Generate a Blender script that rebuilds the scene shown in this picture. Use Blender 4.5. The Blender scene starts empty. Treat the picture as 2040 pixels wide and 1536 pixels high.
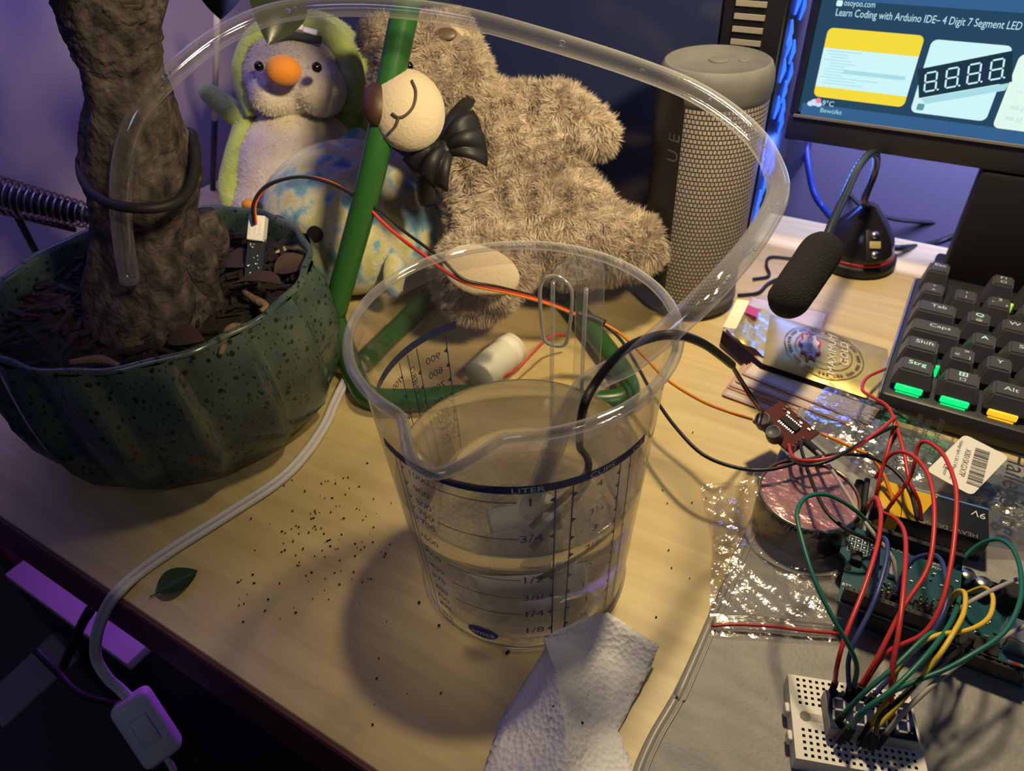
import bpy, bmesh, math, random
import numpy as np
from mathutils import Vector, Matrix
random.seed(7); np.random.seed(7)
C = bpy.context.scene.collection
SC = bpy.context.scene
# ------------------------------------------------------------------ camera, world, lights, exposure
# x runs along the desk front, y towards the wall, z up; the desktop is z = 0, metres
R2 = np.array([[.8569, .2998, -.4194], [.5140, -.5607, .6492], [-.0405, -.7718, -.6346]])
F, O = 1420.3, np.array([0, 0, .3174])
cam = bpy.data.cameras.new('camera'); co = bpy.data.objects.new('camera', cam); C.objects.link(co)
cam.sensor_width = 36; cam.lens = F / 2040 * 36; cam.clip_start = .01; cam.clip_end = 20
cam.dof.use_dof = True; cam.dof.focus_distance = .34; cam.dof.aperture_fstop = 14
mw = Matrix.Identity(4)
for i in range(3):
    mw[i][0], mw[i][1], mw[i][2], mw[i][3] = R2[i, 0], -R2[i, 1], -R2[i, 2], O[i]
co.matrix_world = mw
SC.camera = co
w = bpy.data.worlds.new('room'); SC.world = w; w.use_nodes = True
w.node_tree.nodes['Background'].inputs[0].default_value = (.42, .42, .56, 1)
w.node_tree.nodes['Background'].inputs[1].default_value = .03
def lamp(name, kind, loc, col, power, size=.05, target=None, sy=None, spot=None):
    l = bpy.data.lights.new(name, kind); l.color = col; l.energy = power
    if kind == 'AREA':
        l.size = size
        if sy: l.shape = 'RECTANGLE'; l.size_y = sy
    else: l.shadow_soft_size = size
    if spot: l.spot_size, l.spot_blend = spot
    o = bpy.data.objects.new(name, l); C.objects.link(o); o.location = loc
    if target is not None: o.rotation_euler = (Vector(target) - Vector(loc)).to_track_quat('-Z', 'Y').to_euler()
    return o
LAMP = (-.08, .45, .58)
lamp('warm_bulb', 'SPOT', LAMP, (1, .79, .45), 16, .028, (.05, .38, 0), spot=(math.radians(92), 1))
lamp('warm_fill_spot', 'SPOT', (.30, .10, .62), (1, .78, .44), 40, .045, (-.44, .46, .10), spot=(math.radians(42), 1))  # added fill spot, brightens the plush penguin and bear from the front right
lamp('violet_led_strip', 'AREA', (-.50, .30, .62), (.33, .28, 1), 5.6, .4, (-.75, .31, .57), .04)
lamp('blue_front_fill', 'AREA', (.15, -.45, .75), (.55, .65, 1), .5, .25, (-.08, .15, 0), .2)  # added blue-white fill behind the camera, brightens towel and desk front
lamp('violet_under_desk_strip', 'AREA', (-.45, .35, -.03), (.45, .08, 1), .9, .3, (-.5, .0, -.5), .03)
lamp('blue_case_glow', 'AREA', (-.085, .62, .12), (.05, .15, 1), .35, .05, (-.1, .1, .1), .12)
lamp('monitor_back_strip', 'AREA', (.12, .655, .30), (.42, .46, 1), 5, .5, (.12, .78, 0), .02)
vs = SC.view_settings
vs.view_transform = 'Standard'; vs.look = 'None'; vs.gamma = 1; vs.use_curve_mapping = False; vs.exposure = 0
# ------------------------------------------------------------------ helpers
def ray(x, y): return R2 @ np.array([(x - 1020) / F, (y - 768) / F, 1.])
def oz(x, y, z=0.):
    r = ray(x, y); return O + r * ((z - O[2]) / r[2])
def ov(x, y, v):
    r = ray(x, y); return O + r * (v / r[1])
def dep(x, y, d): return O + ray(x, y) * d
RT, UP, TO = R2[:, 0], -R2[:, 1], -R2[:, 2]
def link(name, me, m=None, parent=None, smooth=True):
    o = bpy.data.objects.new(name, me); C.objects.link(o)
    if m is not None:
        for k in (m if isinstance(m, (list, tuple)) else [m]): me.materials.append(k)
    if smooth and len(me.polygons):
        me.polygons.foreach_set('use_smooth', [True] * len(me.polygons))
    if parent is not None:
        o.parent = parent
        if parent.type == 'EMPTY': o.matrix_parent_inverse = Matrix.Translation(-Vector(parent.location))
    return o
def mk(name, V, Fc, m=None, parent=None, smooth=True):
    me = bpy.data.meshes.new(name); me.from_pydata([tuple(map(float, p)) for p in V], [], Fc); me.update()
    return link(name, me, m, parent, smooth)
def tag(o, label=None, cat=None, group=None, kind=None):
    if label: o['label'] = label
    if cat: o['category'] = cat
    if group: o['group'] = group
    if kind: o['kind'] = kind
    return o
def thing(name, label, cat, loc=(0, 0, 0), group=None):
    o = bpy.data.objects.new(name, None); C.objects.link(o); o.empty_display_size = .01
    o.location = loc; return tag(o, label, cat, group)
def catmull(P, n=8, cyc=False):
    P = np.asarray(P, float); N = len(P); out = []
    for i in range(N if cyc else N - 1):
        p1, p2 = P[i], P[(i + 1) % N]
        p0 = P[(i - 1) % N] if cyc or i > 0 else 2 * p1 - p2
        p3 = P[(i + 2) % N] if cyc or i < N - 2 else 2 * p2 - p1
        for k in range(n):
            t = k / n
            out.append(.5 * (2 * p1 + (p2 - p0) * t + (2 * p0 - 5 * p1 + 4 * p2 - p3) * t * t + (3 * p1 - p0 - 3 * p2 + p3) * t ** 3))
    if not cyc: out.append(P[-1])
    return np.array(out)
def sweep(P, r, n=8, cyc=False, caps=True, sx=1.):
    P = np.asarray(P, float); N = len(P); r = np.broadcast_to(np.asarray(r, float), (N,))
    T = np.roll(P, -1, 0) - np.roll(P, 1, 0)
    if not cyc: T[0] = P[1] - P[0]; T[-1] = P[-1] - P[-2]
    T /= np.linalg.norm(T, axis=1)[:, None] + 1e-12
    a = np.cross(T[0], [0, 0, 1.])
    if np.linalg.norm(a) < .1: a = np.cross(T[0], [1., 0, 0])
    V = []; a /= np.linalg.norm(a)
    for i in range(N):
        a = a - T[i] * (a @ T[i]); a /= np.linalg.norm(a); b = np.cross(T[i], a)
        for k in range(n):
            t = 2 * math.pi * k / n; V.append(P[i] + r[i] * (sx * math.cos(t) * a + math.sin(t) * b))
    Fc = []
    for i in range(N if cyc else N - 1):
        for k in range(n):
            j = (i + 1) % N; Fc.append((i * n + k, i * n + (k + 1) % n, j * n + (k + 1) % n, j * n + k))
    if caps and not cyc: Fc += [tuple(range(n))[::-1], tuple((N - 1) * n + k for k in range(n))]
    return V, Fc
def tube(name, P, r, m, parent=None, n=8, q=8, cyc=False, sx=1.):
    Q = catmull(P, q, cyc) if q else np.asarray(P)
    if np.ndim(r): r = np.interp(np.linspace(0, 1, len(Q)), np.linspace(0, 1, len(r)), r)
    return mk(name, *sweep(Q, r, n, cyc, True, sx), m, parent)
def lathe_vf(prof, n=48, c=(0, 0, 0), wob=None, cap=(True, True)):
    V, Fc = [], []
    for i, (r, z) in enumerate(prof):
        for k in range(n):
            t = 2 * math.pi * k / n; rr = r * (wob(t, z) if wob else 1)
            V.append((c[0] + rr * math.cos(t), c[1] + rr * math.sin(t), c[2] + z))
    for i in range(len(prof) - 1):
        for k in range(n): Fc.append((i * n + k, i * n + (k + 1) % n, (i + 1) * n + (k + 1) % n, (i + 1) * n + k))
    if prof[0][0] > 1e-6 and cap[0]: Fc.append(tuple(range(n))[::-1])
    if prof[-1][0] > 1e-6 and cap[1]: Fc.append(tuple((len(prof) - 1) * n + k for k in range(n)))
    return V, Fc
def lathe(name, prof, m, parent=None, n=48, c=(0, 0, 0), wob=None, M=None, cap=(True, True)):
    V, Fc = lathe_vf(prof, n, c, wob, cap)
    if M is not None: V = [M @ Vector(p) for p in V]
    return mk(name, V, Fc, m, parent)
def frame(loc, z, x=(1, 0, 0)):
    z = Vector(z).normalized(); x = Vector(x); x = (x - z * x.dot(z)).normalized(); y = z.cross(x)
    M = Matrix((x, y, z)).transposed().to_4x4(); M.translation = Vector(loc); return M
def rotz(loc, deg): return Matrix.Translation(Vector(loc)) @ Matrix.Rotation(math.radians(deg), 4, 'Z')
def box(name, lo, hi, m, parent=None, bev=0, seg=2, M=None, smooth=True, taper=None):
    bm = bmesh.new(); bmesh.ops.create_cube(bm, size=1)
    for v in bm.verts:
        t = taper if (taper and v.co.z > 0) else 1
        v.co = Vector([(lo[i] + hi[i]) / 2 + v.co[i] * (hi[i] - lo[i]) * (t if i < 2 else 1) for i in range(3)])
    if bev: bmesh.ops.bevel(bm, geom=bm.edges[:], offset=bev, segments=seg, affect='EDGES', profile=.5)
    if M is not None: bm.transform(M)
    me = bpy.data.meshes.new(name); bm.to_mesh(me); bm.free()
    o = link(name, me, m, parent, False)
    if bev and smooth: smooth_by_angle(o)
    return o
def smooth_by_angle(o, a=40):
    me = o.data; me.polygons.foreach_set('use_smooth', [True] * len(me.polygons))
    try: me.set_sharp_from_angle(angle=math.radians(a))
    except Exception: pass
    return o
def prism(name, pts, z0, z1, m, parent=None, M=None, bev=0):
    bm = bmesh.new(); vs_ = [bm.verts.new((p[0], p[1], z0)) for p in pts]; f = bm.faces.new(vs_)
    if f.normal.z < 0: f.normal_flip()
    e = bmesh.ops.extrude_face_region(bm, geom=[f])
    for v in [g for g in e['geom'] if isinstance(g, bmesh.types.BMVert)]: v.co.z = z1
    bmesh.ops.recalc_face_normals(bm, faces=bm.faces[:])
    if bev: bmesh.ops.bevel(bm, geom=[e for e in bm.edges if abs(e.verts[0].co.z - e.verts[1].co.z) < 1e-9], offset=bev, segments=2, affect='EDGES')
    if M is not None: bm.transform(M)
    me = bpy.data.meshes.new(name); bm.to_mesh(me); bm.free()
    o = link(name, me, m, parent, False); return smooth_by_angle(o) if bev else o
def rrect(w, h, r, n=5):
    out = []
    for cx, cy, a0 in ((w / 2 - r, h / 2 - r, 0), (-w / 2 + r, h / 2 - r, 90), (-w / 2 + r, -h / 2 + r, 180), (w / 2 - r, -h / 2 + r, 270)):
        for k in range(n + 1):
            a = math.radians(a0 + 90 * k / n); out.append((cx + r * math.cos(a), cy + r * math.sin(a)))
    return out
def ellipsoid_vf(c, r, M3=None, nu=20, nv=12):
    V, Fc = [], []
    for j in range(nv + 1):
        p = math.pi * j / nv
        for i in range(nu):
            t = 2 * math.pi * i / nu; q = np.array([r[0] * math.sin(p) * math.cos(t), r[1] * math.sin(p) * math.sin(t), r[2] * math.cos(p)])
            if M3 is not None: q = M3 @ q
            V.append(np.asarray(c) + q)
    for j in range(nv):
        for i in range(nu): Fc.append((j * nu + i, (j + 1) * nu + i, (j + 1) * nu + (i + 1) % nu, j * nu + (i + 1) % nu))
    return V, Fc
CAM3 = np.stack([RT, UP, TO], 1)          # columns: right, up, towards the viewer
def axes(x, y):                           # orthonormal frame whose first axis is x
    x = np.array(x, float); x /= np.linalg.norm(x); y = np.array(y, float); y = y - x * (x @ y); y /= np.linalg.norm(y)
    return np.stack([x, y, np.cross(x, y)], 1)
def ball(name, c, r, m, parent=None, M3=None, nu=24, nv=14):
    r = (r, r, r) if np.isscalar(r) else r
    return mk(name, *ellipsoid_vf(c, r, M3, nu, nv), m, parent)
def blob(name, parts, m, parent=None, voxel=.004, smooth=6):
    V, Fc = [], []
    for c, r, M3 in parts:
        v, f = ellipsoid_vf(c, (r, r, r) if np.isscalar(r) else r, M3); o = len(V); V += v; Fc += [tuple(i + o for i in q) for q in f]
    t = mk('tmp', V, Fc)
    a = t.modifiers.new('r', 'REMESH'); a.mode = 'VOXEL'; a.voxel_size = voxel
    b = t.modifiers.new('s', 'SMOOTH'); b.factor = .5; b.iterations = smooth
    me = bpy.data.meshes.new_from_object(t.evaluated_get(bpy.context.evaluated_depsgraph_get()))
    bpy.data.objects.remove(t); me.materials.clear()
    return link(name, me, m, parent)
def limb(p, q, r0, r1, n=9):
    p, q = np.asarray(p), np.asarray(q)
    return [(p + (q - p) * k / (n - 1), r0 + (r1 - r0) * k / (n - 1), None) for k in range(n)]
def fur(name, src, n, L, wd, m, parent, droop=.25, swirl=.5, lift=.8, avoid=None):
    me = src.data; me.calc_loop_triangles()
    co_ = np.empty(len(me.vertices) * 3); me.vertices.foreach_get('co', co_); co_ = co_.reshape(-1, 3)
    tr = np.empty(len(me.loop_triangles) * 3, int); me.loop_triangles.foreach_get('vertices', tr); tr = tr.reshape(-1, 3)
    A, B, D = co_[tr[:, 0]], co_[tr[:, 1]], co_[tr[:, 2]]
    N = np.cross(B - A, D - A); ar = np.linalg.norm(N, axis=1); N /= ar[:, None] + 1e-12
    i = np.random.choice(len(tr), n, p=ar / ar.sum()); u, v = np.random.rand(n), np.random.rand(n)
    s = u + v > 1; u[s], v[s] = 1 - u[s], 1 - v[s]
    P = A[i] + (B - A)[i] * u[:, None] + (D - A)[i] * v[:, None]; N = N[i]
    if avoid is not None:
        k = ~avoid(P); P, N = P[k], N[k]; n = len(P)
    f = lambda p, a: np.sin(p @ np.array(a))
    S = np.stack([f(P * 260, (1, .7, .3)) + f(P * 520, (.2, 1, -.8)), f(P * 260, (-.6, 1, .5)) + f(P * 520, (1, -.4, .6)), f(P * 260, (.4, -.5, 1)) + f(P * 520, (-.7, .3, 1))], 1)
    d = N * lift + S * swirl * .5 + np.random.randn(n, 3) * .22 + np.array([0, 0, -droop]); d /= np.linalg.norm(d, axis=1)[:, None]
    ln = L * (.6 + .6 * np.random.rand(n))[:, None]
    sd = np.cross(d, np.random.randn(n, 3)); sd /= np.linalg.norm(sd, axis=1)[:, None]; sd *= wd
    d2 = d + np.array([0, 0, -droop]) + S * swirl * .2; d2 /= np.linalg.norm(d2, axis=1)[:, None]
    b = P - N * .0008; mid = b + d * ln * .55; tip = mid + d2 * ln * .45
    V = np.stack([b - sd, b + sd, mid + sd * .8, mid - sd * .8, tip], 1).reshape(-1, 3)
    me2 = bpy.data.meshes.new(name); me2.vertices.add(5 * n); me2.vertices.foreach_set('co', V.ravel())
    k = np.arange(n)[:, None] * 5
    li = np.concatenate([k + np.array([[0, 1, 2, 3]]), k + np.array([[3, 2, 4]])], 1).ravel()
    me2.loops.add(7 * n); me2.loops.foreach_set('vertex_index', li)
    st = (np.arange(n)[:, None] * 7 + np.array([[0, 4]])).ravel(); me2.polygons.add(2 * n)
    me2.polygons.foreach_set('loop_start', st)
    me2.update(calc_edges=True); me2.validate()
    o = link(name, me2, m, parent); o['kind'] = 'stuff'; return o
_TX = {}
def textmesh(s, size=1., align='CENTER', ext=0.):
    key = (s, align)
    if key not in _TX:
        cu = bpy.data.curves.new('t', 'FONT'); cu.body = s; cu.align_x = align; cu.align_y = 'CENTER'; cu.resolution_u = 3
        t = bpy.data.objects.new('t', cu); C.objects.link(t)
        bpy.context.view_layer.update()
        me = bpy.data.meshes.new_from_object(t.evaluated_get(bpy.context.evaluated_depsgraph_get()))
        _TX[key] = ([tuple(v.co) for v in me.vertices], [tuple(p.vertices) for p in me.polygons])
        bpy.data.objects.remove(t); bpy.data.meshes.remove(me)
    V, Fc = _TX[key]
    return [Vector((x * size, y * size, 0)) for x, y, z in V], Fc
def text(name, s, size, M, m, parent=None, align='CENTER', sx=1.):
    V, Fc = textmesh(s, size, align); return mk(name, [M @ Vector((v.x * sx, v.y, 0)) for v in V], Fc, m, parent, False)
class Acc:                                 # gathers several shapes into one mesh
    def __init__(s): s.V, s.F = [], []
    def add(s, V, Fc): o = len(s.V); s.V += [tuple(map(float, v)) for v in V]; s.F += [tuple(i + o for i in f) for f in Fc]; return s
    def quad(s, a, b, c, d): return s.add([a, b, c, d], [(0, 1, 2, 3)])
    def box(s, lo, hi, M=None):
        V = [Vector((x, y, z)) for x in (lo[0], hi[0]) for y in (lo[1], hi[1]) for z in (lo[2], hi[2])]
        if M is not None: V = [M @ v for v in V]
        return s.add(V, [(0, 1, 3, 2), (4, 6, 7, 5), (0, 4, 5, 1), (2, 3, 7, 6), (0, 2, 6, 4), (1, 5, 7, 3)])
    def mk(s, name, m, parent=None, smooth=False): return mk(name, s.V, s.F, m, parent, smooth)
# ------------------------------------------------------------------ materials
def mat(name, col, rough=.5, metal=0, spec=.5, emit=None, es=1., trans=0, ior=1.45, noise=None, bump=None, alpha=1, sheen=0, coat=0):
    m = bpy.data.materials.new(name); m.use_nodes = True; nt = m.node_tree; b = nt.nodes['Principled BSDF']; I = b.inputs
    I['Base Color'].default_value = (*col, 1); I['Roughness'].default_value = rough; I['Metallic'].default_value = metal
    I['Specular IOR Level'].default_value = spec; I['IOR'].default_value = ior; I['Transmission Weight'].default_value = trans
    I['Alpha'].default_value = alpha; I['Coat Weight'].default_value = coat
    if sheen: I['Sheen Weight'].default_value = sheen
    if emit: I['Emission Color'].default_value = (*emit, 1); I['Emission Strength'].default_value = es
    def tex(scale, detail=3, sc3=(1, 1, 1)):
        tc = nt.nodes.new('ShaderNodeTexCoord'); mp = nt.nodes.new('ShaderNodeMapping'); mp.inputs['Scale'].default_value = sc3
        n = nt.nodes.new('ShaderNodeTexNoise'); n.inputs['Scale'].default_value = scale; n.inputs['Detail'].default_value = detail
        nt.links.new(tc.outputs['Object'], mp.inputs[0]); nt.links.new(mp.outputs[0], n.inputs['Vector']); return n
    if noise:                               # (scale, [(pos, colour)...], stretch)
        n = tex(noise[0], 4, noise[2] if len(noise) > 2 else (1, 1, 1)); cr = nt.nodes.new('ShaderNodeValToRGB'); e = cr.color_ramp.elements
        for k, (p, c) in enumerate(noise[1]):
            q = e[k] if k < 2 else e.new(p)
            q.position = p; q.color = (*c, 1)
        nt.links.new(n.outputs[0], cr.inputs[0]); nt.links.new(cr.outputs[0], I['Base Color'])
    if bump:                                # (scale, strength, stretch)
        n = tex(bump[0], 5, bump[2] if len(bump) > 2 else (1, 1, 1)); bp = nt.nodes.new('ShaderNodeBump')
        bp.inputs['Strength'].default_value = bump[1]; bp.inputs['Distance'].default_value = .002
        nt.links.new(n.outputs[0], bp.inputs['Height']); nt.links.new(bp.outputs[0], I['Normal'])
    return m
def clear(name, tint=(.93, .94, .95), ior=1.49, gloss=.02, boost=1., bump=None):   # thin clear plastic: passes light, reflects by Fresnel
    m = bpy.data.materials.new(name); m.use_nodes = True; nt = m.node_tree; nt.nodes.remove(nt.nodes['Principled BSDF'])
    out = nt.nodes['Material Output']; T = nt.nodes.new('ShaderNodeBsdfTransparent'); T.inputs[0].default_value = (*tint, 1)
    G = nt.nodes.new('ShaderNodeBsdfGlossy'); G.inputs['Roughness'].default_value = gloss
    fr = nt.nodes.new('ShaderNodeLayerWeight'); fr.inputs[0].default_value = .5            # Schlick, the same on both sides of a thin wall
    pw = nt.nodes.new('ShaderNodeMath'); pw.operation = 'POWER'; pw.inputs[1].default_value = 5
    mu = nt.nodes.new('ShaderNodeMath'); mu.operation = 'MULTIPLY_ADD'; r0 = ((ior - 1) / (ior + 1)) ** 2 * boost; mu.inputs[1].default_value = min(.95, .75 * boost ** .3); mu.inputs[2].default_value = r0; mu.use_clamp = True
    mx = nt.nodes.new('ShaderNodeMixShader'); L = nt.links.new
    L(fr.outputs['Facing'], pw.inputs[0]); L(pw.outputs[0], mu.inputs[0]); L(mu.outputs[0], mx.inputs[0]); L(T.outputs[0], mx.inputs[1]); L(G.outputs[0], mx.inputs[2]); L(mx.outputs[0], out.inputs[0])
    if bump:
        tc = nt.nodes.new('ShaderNodeTexCoord'); n = nt.nodes.new('ShaderNodeTexNoise'); n.inputs['Scale'].default_value = bump[0]; n.inputs['Detail'].default_value = 4
        bp = nt.nodes.new('ShaderNodeBump'); bp.inputs['Strength'].default_value = bump[1]; bp.inputs['Distance'].default_value = .003
        L(tc.outputs['Object'], n.inputs['Vector']); L(n.outputs[0], bp.inputs['Height']); L(bp.outputs[0], G.inputs['Normal']); L(bp.outputs[0], fr.inputs['Normal'])
    return m
def milky(name, amount=.16, gloss=.08, boost=1.2, col=(.85, .86, .88), tint=(.95, .95, .95)):             # clear soft plastic with a slight haze that thickens at grazing angles
    m = clear(name, tint, 1.45, gloss, boost); nt = m.node_tree; out = nt.nodes['Material Output']; src = out.inputs[0].links[0].from_socket; L = nt.links.new
    D = nt.nodes.new('ShaderNodeBsdfDiffuse'); D.inputs[0].default_value = (*col, 1); Tn = nt.nodes.new('ShaderNodeBsdfTranslucent'); Tn.inputs[0].default_value = (*col, 1)
    a_ = nt.nodes.new('ShaderNodeMixShader'); a_.inputs[0].default_value = .5; L(D.outputs[0], a_.inputs[1]); L(Tn.outputs[0], a_.inputs[2])
    lw = nt.nodes.new('ShaderNodeLayerWeight'); lw.inputs[0].default_value = .45; mr = nt.nodes.new('ShaderNodeMapRange'); mr.inputs[3].default_value = amount * .45; mr.inputs[4].default_value = min(1, amount * 3)
    mx = nt.nodes.new('ShaderNodeMixShader'); L(lw.outputs['Facing'], mr.inputs[0]); L(mr.outputs[0], mx.inputs[0]); L(src, mx.inputs[1]); L(a_.outputs[0], mx.inputs[2]); L(mx.outputs[0], out.inputs[0]); return m
black = mat('black_plastic', (.012, .012, .014), .45)
matte_black = mat('matte_black', (.01, .01, .012), .8)
white = mat('white_plastic', (.75, .74, .72), .45)
ink = mat('navy_ink', (.012, .025, .14), .4)
silver = mat('brushed_steel', (.6, .6, .62), .3, 1)
# ------------------------------------------------------------------ the setting
wall_m = mat('wall_paint', (.22, .19, .26), .8, bump=(60, .08))
floor_m = mat('floor_dark', (.03, .025, .028), .7, noise=(6, [(.3, (.02, .017, .02)), (.7, (.05, .04, .045))]))
def structure(name, lo, hi, m): o = box(name, lo, hi, m, smooth=False); o['kind'] = 'structure'; return o
structure('floor', (-1.6, -1.2, -.78), (1.4, .80, -.73), floor_m)
structure('wall_left', (-.76, -1.2, -.73), (-.695, .80, 1.7), wall_m)
structure('wall_back', (-.76, .80, -.73), (1.4, .86, 1.7), wall_m)
wood = mat('pine_laminate', (.6, .44, .23), .38, spec=.35)
nt = wood.node_tree; b = nt.nodes['Principled BSDF']; L = nt.links.new
tc = nt.nodes.new('ShaderNodeTexCoord'); mp = nt.nodes.new('ShaderNodeMapping'); mp.inputs['Scale'].default_value = (1.6, 20, 1)
n1 = nt.nodes.new('ShaderNodeTexNoise'); n1.inputs['Scale'].default_value = 5; n1.inputs['Detail'].default_value = 5; n1.inputs['Distortion'].default_value = .6
cr = nt.nodes.new('ShaderNodeValToRGB'); e = cr.color_ramp.elements
e[0].position = .28; e[0].color = (.52, .395, .18, 1); e[1].position = .72; e[1].color = (.66, .53, .26, 1)
L(tc.outputs['Object'], mp.inputs[0]); L(mp.outputs[0], n1.inputs['Vector']); L(n1.outputs[0], cr.inputs[0]); L(cr.outputs[0], b.inputs['Base Color'])
edge_m = mat('red_brown_edge', (.10, .035, .03), .5)
desk = thing('desk', 'light pine desk with red-brown front edge, everything stands on it', 'desk', (.2, .37, -.73))
box('desktop', (-.69, .0755, -.024), (1.0, .667, 0), wood, desk, .0008, 1)
box('edge_band', (-.69, .0725, -.045), (1.0, .0755, .0005), edge_m, desk, .001, 1, smooth=False)
box('back_apron', (-.69, .655, -.10), (1.0, .667, -.024), edge_m, desk)
for x in (-.685, .9): box('leg', (x, .60, -.73), (x + .05, .65, -.024), edge_m, desk, .003)
for x in (-.685, .9): box('leg', (x, .10, -.73), (x + .05, .15, -.045), edge_m, desk, .003)
cab = thing('drawer_cabinet', 'pale drawer cabinet under the desk lit violet, beside the hanging switch', 'cabinet', (-.52, .3, -.73))
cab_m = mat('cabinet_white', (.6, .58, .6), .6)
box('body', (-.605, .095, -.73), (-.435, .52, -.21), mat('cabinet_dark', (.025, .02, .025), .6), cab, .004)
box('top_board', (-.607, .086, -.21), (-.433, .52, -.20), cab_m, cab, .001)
for k in range(3): 
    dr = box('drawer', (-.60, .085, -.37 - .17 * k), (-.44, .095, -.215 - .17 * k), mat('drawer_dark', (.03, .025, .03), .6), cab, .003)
    box('handle', (-.545, .079, -.285 - .17 * k), (-.495, .085, -.275 - .17 * k), black, dr, .001)
bd = thing('pale_board', 'pale board leaning in the dark below the desk at the far left', 'board', (-.62, .02, -.73))
p0, p1 = dep(135, 1285, .62), dep(-40, 1440, .60); dr = Vector(p1 - p0); 
box('plank', (0, -.016, -.006), (dr.length, .016, .006), mat('board_grey', (.30, .26, .30), .7), bd, .002, 1, frame(p0, TO, dr))
tag(tube('floor_cable', [dep(180, 1215, .47), dep(160, 1250, .50), dep(125, 1330, .55)], .0035, black, None, 8, 6), 'black cable hanging past the violet cabinet top', 'cable')
tag(tube('floor_cable', [dep(70, 1295, .50), dep(110, 1335, .50), dep(155, 1380, .49), dep(215, 1400, .48), dep(250, 1402, .48)], .0022, black, None, 8, 6), 'black cable running below the desk towards the white switch', 'cable')
# ------------------------------------------------------------------ measuring jug
JX, JY = -.1279, .2007
def jr(z): return .0534 + .0105 * z / .155
SP = math.radians(-78.5)
def jwall(phi, z):                         # radius of the jug wall, with flared rim and pouring lip
    r = jr(min(z, .142))
    k = max(0, (z - .140) / .015); r += .0032 * k ** 1.5
    a = abs((phi - SP + math.pi) % (2 * math.pi) - math.pi); wv = math.radians(17)
    if a < wv and z > .122:
        s = (.5 + .5 * math.cos(math.pi * a / wv)) ** .8
        r += .0175 * s * ((z - .122) / .033) ** 1.5
    return r
plastic = milky('clear_plastic', .02, .04, 1.0, tint=(.77, .76, .76))
rim_m = milky('solid_clear_plastic', .16, .03, 4)
jug = thing('measuring_jug', 'clear plastic measuring jug with blue printed scales, water and a hose in it', 'jug', (JX, JY, 0))
zs = [0, .002, .006, .03, .06, .09, .11, .122, .128, .134, .140, .145, .149, .152, .154]; NP = 144
V = [(JX + jwall(2 * math.pi * k / NP, z) * math.cos(2 * math.pi * k / NP), JY + jwall(2 * math.pi * k / NP, z) * math.sin(2 * math.pi * k / NP), z if z > .001 else .0005) for z in zs for k in range(NP)]
Fc = [(i * NP + k, i * NP + (k + 1) % NP, (i + 1) * NP + (k + 1) % NP, (i + 1) * NP + k) for i in range(len(zs) - 1) for k in range(NP)]
mk('wall', V, Fc, plastic, jug)
rp = [np.array([JX + jwall(t, .154) * math.cos(t), JY + jwall(t, .154) * math.sin(t), .154 - .004 * max(0, 1 - abs((t - SP + math.pi) % (2 * math.pi) - math.pi) / .35)]) for t in np.linspace(0, 2 * math.pi, 160, endpoint=False)]
mk('rim', *sweep(rp, .0021, 12, True), rim_m, jug)
lz = [.1450, .1485, .1515, .1538]
V = [(JX + (jwall(2 * math.pi * k / NP, z) + .0003) * math.cos(2 * math.pi * k / NP), JY + (jwall(2 * math.pi * k / NP, z) + .0003) * math.sin(2 * math.pi * k / NP), z) for z in lz for k in range(NP)]
mk('lip_band', V, [(i * NP + k, i * NP + (k + 1) % NP, (i + 1) * NP + (k + 1) % NP, (i + 1) * NP + k) for i in range(3) for k in range(NP)], milky('lip_plastic', .07, .04, 3), jug)
fr_ = [np.array([JX + .0532 * math.cos(t), JY + .0532 * math.sin(t), .0018]) for t in np.linspace(0, 2 * math.pi, 96, endpoint=False)]
mk('foot_ring', *sweep(fr_, .0014, 8, True), rim_m, jug)
A = Acc()                                  # embossed base: small pyramids on a disc
A.add([(JX + .0515 * math.cos(t), JY + .0515 * math.sin(t), .0025) for t in np.linspace(0, 2 * math.pi, 64, endpoint=False)], [tuple(range(64))])
pt = .0042
for i in range(-13, 14):
    for j in range(-13, 14):
        x, y = (i + .5 * (j % 2)) * pt, j * pt * .87
        if math.hypot(x, y) < .0495:
            h = pt * .48
            A.add([(JX + x - h, JY + y - h, .0026), (JX + x + h, JY + y - h, .0026), (JX + x + h, JY + y + h, .0026), (JX + x - h, JY + y + h, .0026), (JX + x, JY + y, .0047)], [(0, 1, 4), (1, 2, 4), (2, 3, 4), (3, 0, 4)])
A.mk('embossed_base', milky('clear_base', .22, .1, 3), jug)
HF = math.radians(95)
def hp(r, z, s=0): return np.array([JX + r * math.cos(HF) - s * math.sin(HF), JY + r * math.sin(HF) + s * math.cos(HF), z])
hd = milky('clear_handle', .05, .04, 1.1)
path = [(.0625, .143), (.076, .142), (.086, .135), (.089, .120), (.0885, .09), (.087, .06), (.085, .042)]
hpth = catmull([hp(r, z) for r, z in path], 6)
mk('handle', *sweep(hpth, .0032, 12, sx=2.5), hd, jug)
for s in (-.0085, .0085):
    mk('handle_rib', *sweep(catmull([hp(.0605, .138, s), hp(.059, .10, s), hp(.0575, .05, s), hp(.0565, .03, s)], 4), .0011, 8), rim_m, jug)
def onj(phi, z, dr=.0): return np.array([JX + (jr(z) + dr) * math.cos(phi), JY + (jr(z) + dr) * math.sin(phi), z])
dg = math.radians
lp = [onj(dg(102 + a), z, .001) for a, z in ((-7.5, .128), (-5.5, .136), (0, .1395), (5.5, .137), (7.5, .129), (6.3, .108), (4.5, .1015), (0, .100), (-4.5, .1015), (-6.3, .108))]
ring_m = mat('clear_bright_edge', (.85, .87, .92), .08, trans=.6, ior=1.5, metal=.2)
mk('thumb_ring', *sweep(catmull(lp, 5, True), .0010, 8, True), ring_m, jug)
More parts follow.
